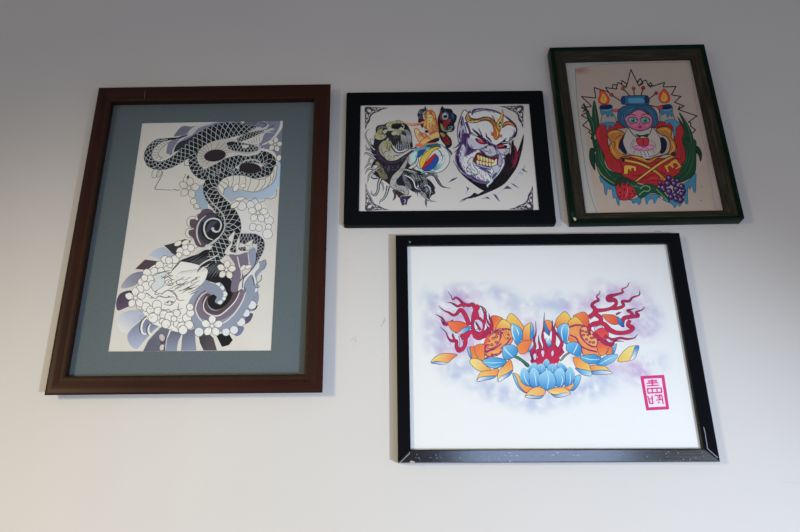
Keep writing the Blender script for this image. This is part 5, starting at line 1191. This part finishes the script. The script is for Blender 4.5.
    petal(y5([(400, 430), (450, 450), (530, 430), (605, 437), (540, 465), (460, 475)]), BL, WH, (553, 397), (568, 393))
    # ---- the red seal: frame and the characters cut in it
    q = Zf(625, 365, 13.3)
    w = Zf(635, 370, 473 / 40.)
    SE = (206, 46, 128)
    A.line(w([(82, 88), (330, 76), (385, 448), (148, 460), (82, 88)]), 3.1, SE, False)
    A.ell(635 + 82 / 11.8, 370 + 88 / 11.8, 1.55, 1.55, SE, n=12); A.ell(635 + 328 / 11.8, 370 + 76 / 11.8, 1.55, 1.55, SE, n=12)
    A.ell(635 + 385 / 11.8, 370 + 448 / 11.8, 1.55, 1.55, SE, n=12); A.ell(635 + 148 / 11.8, 370 + 460 / 11.8, 1.55, 1.55, SE, n=12)
    A.poly(w([(105, 108), (310, 98), (360, 408), (160, 422)]), (232, 214, 236), False)
    for a, b, ww in (((150, 130), (262, 122), 1.0), ((138, 160), (276, 150), 1.0), ((140, 188), (284, 180), 1.0), ((200, 112), (208, 185), 1.3),
                     ((140, 222), (312, 212), 1.1), ((150, 274), (322, 262), 1.2), ((146, 220), (156, 276), 1.2), ((202, 222), (206, 270), 1.1), ((256, 216), (264, 266), 1.1), ((308, 214), (318, 264), 1.2),
                     ((150, 305), (176, 400), 1.0), ((160, 345), (205, 338), 1.0), ((200, 300), (212, 398), 1.1), ((176, 398), (214, 396), 1.0), ((170, 372), (184, 372), 1.6),
                     ((232, 300), (318, 296), 1.1), ((290, 298), (296, 350), 1.3), ((316, 298), (334, 400), 1.0), ((248, 356), (322, 350), 1.0), ((270, 384), (292, 382), 1.2), ((262, 318), (290, 330), .8)):
        A.line(w([a, b]), ww * 1.2, SE, False)
    A.poly(w([(160, 130), (255, 124), (262, 150), (150, 158)]), (216, 120, 176), False)
    A.line(w([(200, 112), (208, 185)]), 1.3, SE, False)
    A.line(w([(272, 300), (284, 345)]), 1.4, (200, 130, 190), False)
# ------------------------------------------------------------------ materials
def mat(name):
    m = bpy.data.materials.new(name)
    m.use_nodes = True
    nt = m.node_tree
    b = nt.nodes['Principled BSDF']
    return m, nt, b, (lambda t: nt.nodes.new(t)), nt.links.new


def ramp(n, stops):
    r = n('ShaderNodeValToRGB')
    e = r.color_ramp.elements
    e[0].position, e[0].color = stops[0][0], tuple(lin(stops[0][1])) + (1,)
    e[1].position, e[1].color = stops[-1][0], tuple(lin(stops[-1][1])) + (1,)
    for p, c in stops[1:-1]:
        k = e.new(p); k.color = tuple(lin(c)) + (1,)
    return r


def wood(name, stops, rough, axis, scale=(60, 60, 4), spec=.5, wear=None, coat=0.0, bump=.15):
    """painted or stained wood, grain running along `axis` ('x' or 'z')"""
    m, nt, b, n, L = mat(name)
    tc, mp, nz = n('ShaderNodeTexCoord'), n('ShaderNodeMapping'), n('ShaderNodeTexNoise')
    a, c, d = scale
    mp.inputs['Scale'].default_value = (d, a, c) if axis == 'x' else (a, c, d)
    nz.inputs['Scale'].default_value = 1.0; nz.inputs['Detail'].default_value = 6; nz.inputs['Roughness'].default_value = .65
    L(tc.outputs['Object'], mp.inputs['Vector']); L(mp.outputs['Vector'], nz.inputs['Vector'])
    r = ramp(n, stops)
    L(nz.outputs['Fac'], r.inputs['Fac'])
    col = r.outputs['Color']
    if wear:
        wc, lo, hi, sc = wear
        n2 = n('ShaderNodeTexNoise'); n2.inputs['Scale'].default_value = sc; n2.inputs['Detail'].default_value = 3
        m2 = n('ShaderNodeMapping'); m2.inputs['Scale'].default_value = (.35, 1, 1) if axis == 'x' else (1, 1, .35)
        L(tc.outputs['Object'], m2.inputs['Vector']); L(m2.outputs['Vector'], n2.inputs['Vector'])
        mr = n('ShaderNodeMapRange'); mr.inputs['From Min'].default_value = lo; mr.inputs['From Max'].default_value = hi
        L(n2.outputs['Fac'], mr.inputs['Value'])
        mx = n('ShaderNodeMix'); mx.data_type = 'RGBA'
        L(mr.outputs['Result'], mx.inputs['Factor']); L(col, mx.inputs['A']); mx.inputs['B'].default_value = tuple(lin(wc)) + (1,)
        col = mx.outputs['Result']
    L(col, b.inputs['Base Color'])
    b.inputs['Roughness'].default_value = rough
    b.inputs['Specular IOR Level'].default_value = spec
    b.inputs['Coat Weight'].default_value = coat; b.inputs['Coat Roughness'].default_value = .12
    bp = n('ShaderNodeBump'); bp.inputs['Strength'].default_value = bump; bp.inputs['Distance'].default_value = .0006
    L(nz.outputs['Fac'], bp.inputs['Height']); L(bp.outputs['Normal'], b.inputs['Normal'])
    return m


def ink_mat(name, rough=.6, spec=.25):
    m, nt, b, n, L = mat(name)
    a = n('ShaderNodeAttribute'); a.attribute_name = 'ink'
    L(a.outputs['Color'], b.inputs['Base Color'])
    b.inputs['Roughness'].default_value = rough; b.inputs['Specular IOR Level'].default_value = spec
    return m


def glass_mat(name, ior):
    m, nt, b, n, L = mat(name)
    nt.nodes.remove(b)
    out = nt.nodes['Material Output']
    t, g, mx, fr = n('ShaderNodeBsdfTransparent'), n('ShaderNodeBsdfGlossy'), n('ShaderNodeMixShader'), n('ShaderNodeFresnel')
    t.inputs['Color'].default_value = (.985, .99, .988, 1)
    g.inputs['Roughness'].default_value = .04
    fr.inputs['IOR'].default_value = ior
    # reflection at the front face only (the pane is not refracting, so its back must not reflect totally)
    ge, inv, mu = n('ShaderNodeNewGeometry'), n('ShaderNodeMath'), n('ShaderNodeMath')
    inv.operation, mu.operation = 'SUBTRACT', 'MULTIPLY'
    inv.inputs[0].default_value = 1.0
    L(ge.outputs['Backfacing'], inv.inputs[1]); L(inv.outputs[0], mu.inputs[0]); L(fr.outputs['Fac'], mu.inputs[1])
    L(mu.outputs[0], mx.inputs['Fac']); L(t.outputs['BSDF'], mx.inputs[1]); L(g.outputs['BSDF'], mx.inputs[2])
    L(mx.outputs['Shader'], out.inputs['Surface'])
    return m


def plain(name, c, rough=.6, spec=.3):
    m, nt, b, n, L = mat(name)
    nz = n('ShaderNodeTexNoise'); nz.inputs['Scale'].default_value = 180; nz.inputs['Detail'].default_value = 4
    r = ramp(n, [(.3, tuple(v * .94 for v in c)), (.7, tuple(min(255, v * 1.05) for v in c))])
    L(nz.outputs['Fac'], r.inputs['Fac']); L(r.outputs['Color'], b.inputs['Base Color'])
    b.inputs['Roughness'].default_value = rough; b.inputs['Specular IOR Level'].default_value = spec
    return m


# ------------------------------------------------------------------ the wall
def wall_material():
    m, nt, b, n, L = mat('painted_plaster')
    tc = n('ShaderNodeTexCoord')
    nz = n('ShaderNodeTexNoise'); nz.inputs['Scale'].default_value = 2.2; nz.inputs['Detail'].default_value = 5
    L(tc.outputs['Object'], nz.inputs['Vector'])
    r = ramp(n, [(.25, (WALL_C[0] - 3, WALL_C[1] - 3, WALL_C[2] - 3)), (.75, (WALL_C[0] + 2, WALL_C[1] + 2, WALL_C[2] + 2))])
    L(nz.outputs['Fac'], r.inputs['Fac'])
    a = n('ShaderNodeAttribute'); a.attribute_name = 'ink'
    mx = n('ShaderNodeMix'); mx.data_type = 'RGBA'; mx.blend_type = 'MULTIPLY'; mx.inputs['Factor'].default_value = 1
    L(r.outputs['Color'], mx.inputs['A']); L(a.outputs['Color'], mx.inputs['B'])
    L(mx.outputs['Result'], b.inputs['Base Color'])
    b.inputs['Roughness'].default_value = .85; b.inputs['Specular IOR Level'].default_value = .15
    n2 = n('ShaderNodeTexNoise'); n2.inputs['Scale'].default_value = 60; n2.inputs['Detail'].default_value = 4
    L(tc.outputs['Object'], n2.inputs['Vector'])
    bp = n('ShaderNodeBump'); bp.inputs['Strength'].default_value = .05; bp.inputs['Distance'].default_value = .002
    L(n2.outputs['Fac'], bp.inputs['Height']); L(bp.outputs['Normal'], b.inputs['Normal'])
    return m


WALL_C = (214, 212, 210)
me = bpy.data.meshes.new('wall_back')
X0, X1, Z0, Z1, TH = -2.4, 2.4, 0.0, 3.2, .12
vs = [(x, y, z) for y in (0, TH) for z in (Z0, Z1) for x in (X0, X1)]
fs = [(0, 1, 3, 2), (5, 4, 6, 7), (4, 0, 2, 6), (1, 5, 7, 3), (4, 5, 1, 0), (2, 3, 7, 6)]
cols = [(1, 1, 1, 1)] * len(fs)
# scuffs and pencil marks on the paint, as thin dark scratches
marks = [([(354, 252), (361, 251.5)], .5, .86), ([(350, 341), (354, 338), (357, 342)], .6, .8), ([(357, 335), (354, 346)], .5, .82), ([(381, 327), (385, 318)], .5, .6), ([(383, 323), (386, 320)], .5, .7),
         ([(563, 209), (566, 211), (568, 209)], .5, .72), ([(345, 260), (352, 259)], .5, .9), ([(362, 232), (364, 233)], .6, .85), ([(371, 353), (378, 356)], .5, .92), ([(765, 268), (769, 266)], .5, .85), ([(655, 231), (661, 231.5)], .9, .6), ([(330, 300), (334, 299)], .5, .9), ([(780, 482), (800, 483)], .5, .9)]
for pts, w, dk in marks:
    for a, b in zip(pts, pts[1:]):
        p, q = at(*a), at(*b)
        d = (q - p).normalized(); nrm = Vector((-d.z, 0, d.x)) * (w * .0011)
        k = len(vs)
        vs += [(v.x, -.00006, v.z) for v in (p - nrm, q - nrm, q + nrm, p + nrm)]
        fs.append((k, k + 1, k + 2, k + 3)); cols.append((dk, dk, dk, 1))
me.from_pydata(vs, [], fs)
ca = me.color_attributes.new('ink', 'FLOAT_COLOR', 'CORNER')
for poly, c in zip(me.polygons, cols):
    for li in poly.loop_indices: ca.data[li].color = c
tag(link('wall_back', me, None, wall_material()), 'plain off-white painted wall behind the four pictures', 'wall', kind='structure')


# ------------------------------------------------------------------ framed pictures
def measured(corners, depth):
    q = [at(x, y, depth) for x, y in corners]
    a = ((q[1] - q[0]) + (q[2] - q[3])) / 2
    b = ((q[0] - q[3]) + (q[1] - q[2])) / 2
    return sum(q, Vector()) / 4, a.length, b.length, math.atan2(a.z, a.x)


class Frame:
    def __init__(self, outer, depth, label, group):
        c, self.W, self.H, self.rot = measured(outer, depth)
        self.depth, self.k = depth, [1, 1, 1, 1]
        self.X = Vector((math.cos(self.rot), 0, math.sin(self.rot)))
        self.Z = Vector((-math.sin(self.rot), 0, math.cos(self.rot)))
        base = c - self.Z * self.H / 2
        self.o = bpy.data.objects.new('framed_picture', None)
        COL.objects.link(self.o)
        self.o.empty_display_size = .05
        self.base = Vector((base.x, 0, base.z))
        self.o.location = self.base
        self.o.rotation_euler.y = -self.rot
        tag(self.o, label, 'picture', group)

    def loc(self, px, py, depth):
        d = at(px, py, depth) - self.base
        return d.dot(self.X), d.dot(self.Z)

    def inset(self, inner, depth):
        """width of the moulding; keeps how each side differs from the mean (left, right, bottom, top)"""
        p = [self.loc(x, y, depth) for x, y in inner]
        d = [(p[0][0] + p[3][0]) / 2 + self.W / 2, self.W / 2 - (p[1][0] + p[2][0]) / 2,
             (p[2][1] + p[3][1]) / 2, self.H - (p[0][1] + p[1][1]) / 2]
        m = sum(d) / 4
        self.k = [v / m for v in d]
        return m

    def rails(self, name, profile, mats, parents=None, label=None, smooth=False, corner=0.0):
        """four mitred lengths of one moulding; profile = closed list of (inset from the outer edge, distance from the wall)"""
        out = []
        W, H = self.W / 2, self.H
        C = [(-1, 0), (1, 0), (1, 1), (-1, 1)]
        for k in range(4):
            a, b = C[k], C[(k + 1) % 4]
            # straight runs, with a small rounded outside corner where asked
            vs, n = [], len(profile)
            for (sx, sz) in (a, b):
                for u, w in profile:
                    ux, uz = u * self.k[0 if sx < 0 else 1], u * self.k[2 if sz == 0 else 3]
                    vs.append((sx * (W - ux), -w, uz if sz == 0 else H - uz))
            if corner:
                d = Vector((b[0] - a[0], 0, b[1] - a[1])).normalized()
                for j, (u, w) in enumerate(profile):
                    if u < corner * .3:
                        e = corner * .3 - u
                        # pull the sharp outside corner in along the mitre
                        for base_, (sx, sz) in ((0, a), (n, b)):
                            x, y, z = vs[base_ + j]
                            vs[base_ + j] = (x - sx * e, y, z + (e if sz == 0 else -e))
                # extra ring so the long edge stays straight
                ring = []
                for t, (sx, sz) in ((0, a), (1, b)):
                    sg = 1 if t == 0 else -1
                    kx, kz = self.k[0 if sx < 0 else 1], self.k[2 if sz == 0 else 3]
                    ring.append([(sx * (W - u * kx) + sg * d.x * (corner - u if u < corner else 0), -w, (u * kz if sz == 0 else H - u * kz) + sg * d.z * (corner - u if u < corner else 0)) for u, w in profile])
                rows = [vs[:n], ring[0], ring[1], vs[n:]]
            else:
                rows = [vs[:n], vs[n:]]
            V = [v for r in rows for v in r]
            F = []
            for r in range(len(rows) - 1):
                for j in range(n):
                    j2 = (j + 1) % n
                    F.append((r * n + j, r * n + j2, (r + 1) * n + j2, (r + 1) * n + j))
            F.append(tuple(range(n))); F.append(tuple((len(rows) - 1) * n + j for j in reversed(range(n))))
            me = bpy.data.meshes.new(name)
            me.from_pydata(V, [], F)
            bm = bmesh.new(); bm.from_mesh(me)
            bmesh.ops.recalc_face_normals(bm, faces=bm.faces)
            bm.to_mesh(me); bm.free()
            if smooth:
                for p in me.polygons: p.use_smooth = len(p.vertices) == 4
                me.set_sharp_from_angle(angle=math.radians(40))
            o = link(name, me, parents[k] if parents else self.o, mats[k % len(mats)])
            if label: o['label'] = label
            out.append(o)
        return out

    def opening(self, u, e=.0008):
        """the area inside the moulding at inset u, tucked a little under its lip"""
        u -= e
        return (-self.W / 2 + u * self.k[0], u * self.k[2], self.W / 2 - u * self.k[1], self.H - u * self.k[3])

    def sheet(self, name, rect, y, thick, material, hole=None):
        """thin board in the frame's own x, z; with `hole` four corners are cut out"""
        x0, z0, x1, z1 = rect
        O = [(x0, z0), (x1, z0), (x1, z1), (x0, z1)]
        if hole:
            V = [(x, -y, z) for x, z in O] + [(x, -y, z) for x, z in hole] + [(x, -y + thick, z) for x, z in hole]
            F = [(i, (i + 1) % 4, 4 + (i + 1) % 4, 4 + i) for i in range(4)] + [(4 + i, 4 + (i + 1) % 4, 8 + (i + 1) % 4, 8 + i) for i in range(4)]
        else:
            V = [(x, -y, z) for x, z in O] + [(x, -y + thick, z) for x, z in O]
            F = [(0, 1, 2, 3), (7, 6, 5, 4), (0, 4, 5, 1), (1, 5, 6, 2), (2, 6, 7, 3), (3, 7, 4, 0)]
        me = bpy.data.meshes.new(name)
        me.from_pydata(V, [], F)
        return link(name, me, self.o, material)

    def art(self, draw, depth, ref, material, white=.82, sat=1.0, ink=1.0):
        A = Art(lambda x, y: self.loc(x, y, depth), ref, white, sat, ink)
        draw(A)
        return A.build('print', self.o, -depth, material)

    def chip(self, parent, pts, depth, c, name='worn_chip'):
        P = [self.loc(x, y, depth) for x, y in pts]
        n = len(P)
        V = [(x, -depth - .0004, z) for x, z in P] + [(x, -depth + .0008, z) for x, z in P]
        F = [tuple(range(n)), tuple(reversed(range(n, 2 * n)))] + [(i, (i + 1) % n, n + (i + 1) % n, n + i) for i in range(n)]
        me = bpy.data.meshes.new(name); me.from_pydata(V, [], F)
        bm = bmesh.new(); bm.from_mesh(me); bmesh.ops.recalc_face_normals(bm, faces=bm.faces); bm.to_mesh(me); bm.free()
        return link(name, me, parent, c)


GROUP = 'framed tattoo designs hung on the wall'
PRINT = ink_mat('printed_paper')
GLASS = glass_mat('picture_glass', 1.25)
BARE = plain('bare_wood', (206, 190, 160))
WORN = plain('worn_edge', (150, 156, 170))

# ---- tall dragon drawing in a mahogany frame with a blue-grey mat
f1 = Frame([(99.3, 88), (331.2, 83.6), (322, 393.2), (43.8, 394.6)], .027,
           'tall dark mahogany frame with a grey-blue mat around a black inked dragon drawing', GROUP)
u = f1.inset([(112, 101), (314.5, 98.5), (304, 374.5), (64.5, 376)], .0246)
mh = [(.25, (34, 15, 11)), (.5, (48, 21, 15)), (.75, (62, 28, 17))]
M1 = [wood('mahogany', mh, .42, 'x', spec=.18, wear=((64, 36, 24), .66, .8, 40)), wood('mahogany_upright', mh, .42, 'z', spec=.18, wear=((64, 36, 24), .66, .8, 40))]
bd = [(.3, (36, 20, 13)), (.7, (56, 33, 20))]
M1b = [wood('mahogany_bead', bd, .5, 'x', (200, 200, 160), .15), wood('mahogany_bead_upright', bd, .5, 'z', (200, 200, 160), .15)]
ub = u * .70
R1 = f1.rails('frame_rail', [(.009, 0), (.008, .012), (.0005, .0255), (0, .0265), (.0012, .0275), (.004, .0282), (ub * .6, .0268), (ub, .0255), (ub, 0)], M1, smooth=True)
f1.rails('beaded_lip', [(ub, .008), (ub, .0258), (ub + (u - ub) * .3, .0266), (ub + (u - ub) * .7, .0262), (u, .0246), (u, .008)], M1b, R1, smooth=True)
DM = .008
MAT = plain('mat_board', (100, 112, 119), .8, .2)
hole = [f1.loc(x, y, DM) for x, y in ((108, 351.5), (271, 350.5), (283, 120.5), (142, 123))]
f1.sheet('mat', f1.opening(ub, 0), DM, .0015, MAT, hole)
f1.art(draw_dragon, DM - .0013, (190, 184, 177), PRINT, .76, .85, 1.06)
f1.sheet('glass', f1.opening(ub, 0), DM + .004, .002, GLASS)
for pts in ([(145, 90.5), (145.6, 90.5), (144.6, 99), (144, 99)],):
    f1.chip(R1[2], pts, .0322, plain('scratched_wood', (116, 74, 46)))

# ---- monster, fairy and demon sheet in a flat black frame
f2 = Frame([(346, 92.3), (542.7, 90.3), (556.7, 223.8), (344, 225.3)], .016,
           'small flat matte-black frame around a snarling white face and a tentacled beast', GROUP)
u = f2.inset([(360.5, 105), (529, 103.5), (539.5, 210), (359, 211)], .015)
bk = [(.3, (5, 9, 14)), (.7, (8, 13, 19))]
M2 = [wood('black_lacquer', bk, .5, 'x', spec=.1), wood('black_lacquer_upright', bk, .5, 'z', spec=.1)]
f2.rails('frame_rail', [(0, 0), (0, .0145), (.0008, .0157), (.003, .0161), (u - .002, .0161), (u, .0150), (u, .004), (u, 0)], M2, corner=.005)
D2 = .0125
f2.art(draw_flash, D2, (162, 154, 157), PRINT, .80, .90, 1.12)
f2.sheet('glass', f2.opening(u), D2 + .0026, .0012, GLASS)

# ---- lady with candles in a deep green frame
f3 = Frame([(550, 47.5), (706, 43), (744, 219), (571, 221)], .030,
           'upright dark-green frame with brown liner around a blue-haired doll between two candles', GROUP)
u = f3.inset([(566.5, 61.5), (693, 59), (722, 211.5), (584.5, 212)], .020)
gr = [(.3, (6, 24, 16)), (.7, (11, 36, 25))]
M3 = [wood('green_paint', gr, .35, 'x', spec=.06, wear=((30, 60, 50), .64, .74, 50)), wood('green_paint_upright', gr, .35, 'z', spec=.06, wear=((30, 60, 50), .64, .74, 50))]
ol = [(.25, (30, 26, 19)), (.5, (48, 43, 33)), (.8, (80, 74, 64))]
M3b = [wood('brown_liner', ol, .6, 'x', (180, 180, 14), .15), wood('brown_liner_upright', ol, .6, 'z', (180, 180, 14), .15)]
ug = u * .32
R3 = f3.rails('frame_rail', [(.001, 0), (0, .004), (0, .026), (.0015, .0295), (.005, .0302), (ug - .002, .0298), (ug, .0275), (ug, 0)], M3, smooth=True, corner=.003)
f3.rails('sloped_liner', [(ug, .012), (ug, .0272), (ug + .003, .0268), (u - .003, .0205), (u, .0200), (u, .012)], M3b, R3, label='brown-olive sloped inner liner with worn streaks')
D3 = .015
f3.art(draw_doll, D3, (150, 144, 146), PRINT, .60, .90, 1.2)
f3.sheet('glass', f3.opening(u), D3 + .0035, .0015, GLASS)
f3.chip(R3[0], [(573.2, 218), (574.6, 217.3), (576.4, 219.2), (576, 220.6), (574.4, 220.6)], .0304, BARE)

# ---- lotus and flames in a glossy black frame
f4 = Frame([(395.5, 234.8), (678.5, 233.2), (721, 461), (398, 463.2)], .022,
           'glossy chipped black frame around a blue lotus, pink flames and a red seal', GROUP)
u = f4.inset([(407, 245.5), (666.5, 245), (702, 448), (411, 451)], .020)
gb = [(.3, (4, 6, 13)), (.7, (7, 10, 19))]
gx = wood('gloss_black', gb, .26, 'x', spec=.18, wear=((70, 78, 98), .74, .8, 110))
gz = wood('gloss_black_upright', gb, .26, 'z', spec=.18, wear=((70, 78, 98), .74, .8, 110))
gs = wood('scuffed_gloss_black', gb, .15, 'x', (90, 420, 8), spec=.8, wear=((128, 138, 164), .66, .74, 260), bump=.2)
M4 = [gs, gz, gx, gz]
R4 = f4.rails('frame_rail', [(.001, 0), (0, .0215), (.0012, .0228), (u - .0025, .0264), (u - .001, .0264), (u, .0254), (u, 0)], M4)
D4 = .0175
f4.art(draw_lotus, D4, (222, 224, 230), PRINT, .88, .95)
f4.sheet('glass', f4.opening(u), D4 + .004, .0018, GLASS)
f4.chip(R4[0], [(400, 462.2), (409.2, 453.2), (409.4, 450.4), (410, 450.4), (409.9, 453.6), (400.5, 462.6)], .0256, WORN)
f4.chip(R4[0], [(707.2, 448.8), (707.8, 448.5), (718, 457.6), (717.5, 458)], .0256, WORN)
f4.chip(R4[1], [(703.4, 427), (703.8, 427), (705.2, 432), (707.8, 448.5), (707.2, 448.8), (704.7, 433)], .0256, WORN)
f4.chip(R4[0], [(409.5, 462), (411, 460.6), (415, 461.6), (414, 462.8), (411, 463)], .0240, plain('chipped_paint', (190, 172, 160)))
f4.chip(R4[2], [(408.5, 241), (409.8, 242.2), (411, 241), (410.2, 242.8), (409.4, 242.9)], .0256, plain('chipped_corner', (170, 166, 150)))
for a, b in ((436, 455), (437, 458), (440, 456.5), (419, 458), (417, 454.5), (420, 460), (460, 457.5), (666, 453.5), (667, 456.5), (678, 453), (703, 455.5), (702.5, 452.5), (683, 459.5), (690, 459.3), (699, 459), (660, 459.8)):
    s = random.uniform(.3, .6)
    f4.chip(R4[0], [(a - s, b), (a, b - s * 1.4), (a + s, b), (a, b + s * 1.2)], .0256, WORN)

# ------------------------------------------------------------------ light
def spot(name, loc, target, energy, color, size_deg, blend, radius):
    l = bpy.data.lights.new(name, 'SPOT')
    l.energy, l.color, l.spot_size, l.spot_blend, l.shadow_soft_size = energy, color, math.radians(size_deg), blend, radius
    o = bpy.data.objects.new(name, l)
    COL.objects.link(o)
    o.location = loc
    o.rotation_euler = (Vector(target) - Vector(loc)).to_track_quat('-Z', 'Y').to_euler()
    return o


COOL_W, WARM_W, WIN_W, AMB, SHEEN_W = 372, 240, 3, 0.83, 5.0
spot('cool_lamp', (2.100, -2.751, 0.195), at(560, 735), COOL_W, (.74, .85, .99), 40.1, .772, .025)
spot('warm_lamp', (-2.4, -2.6, 1.7), at(179, 900), WARM_W, (1.0, .815, .47), 61, 1.0, .26)
wl = bpy.data.lights.new('window_light', 'AREA')
wl.shape, wl.size, wl.size_y, wl.energy, wl.color = 'RECTANGLE', .8, 1.0, WIN_W, (1.0, .97, .9)
wo = bpy.data.objects.new('window_light', wl)
COL.objects.link(wo)
wo.location = (-2.6, -2.6, 3.0)
wo.rotation_euler = (Vector((0, 0, 1.8)) - wo.location).to_track_quat('-Z', 'Y').to_euler()

sl = bpy.data.lights.new('rail_sheen_light', 'AREA')  # added unseen area lamp, placed for its bluish reflection in the glossy bottom rail
sl.shape, sl.size, sl.size_y, sl.energy, sl.color = 'RECTANGLE', .7, .32, SHEEN_W, (.50, .66, 1.0)
so = bpy.data.objects.new('rail_sheen_light', sl)
COL.objects.link(so)
so.location = (.62, -1.60, 1.02)
so.rotation_euler = (Vector((.3, 0, 1.36)) - so.location).to_track_quat('-Z', 'Y').to_euler()

w = bpy.data.worlds.new('room_light')
bpy.context.scene.world = w
w.use_nodes = True
nt = w.node_tree
bg = nt.nodes['Background']
tc, sp, mr = nt.nodes.new('ShaderNodeTexCoord'), nt.nodes.new('ShaderNodeSeparateXYZ'), nt.nodes.new('ShaderNodeValToRGB')
ma = nt.nodes.new('ShaderNodeMapRange'); ma.inputs['From Min'].default_value = -1; ma.inputs['From Max'].default_value = 1
nt.links.new(tc.outputs['Generated'], sp.inputs[0]); nt.links.new(sp.outputs['Z'], ma.inputs['Value']); nt.links.new(ma.outputs['Result'], mr.inputs['Fac'])
e = mr.color_ramp.elements
e[0].position, e[0].color = .40, (.375, .362, .37, 1)
e[1].position, e[1].color = .64, (.215, .205, .205, 1)
nt.links.new(mr.outputs['Color'], bg.inputs['Color'])
bg.inputs['Strength'].default_value = AMB
vs_ = bpy.context.scene.view_settings
vs_.view_transform = 'Standard'; vs_.look = 'None'; vs_.exposure = 0.0; vs_.gamma = 1.0; vs_.use_curve_mapping = False
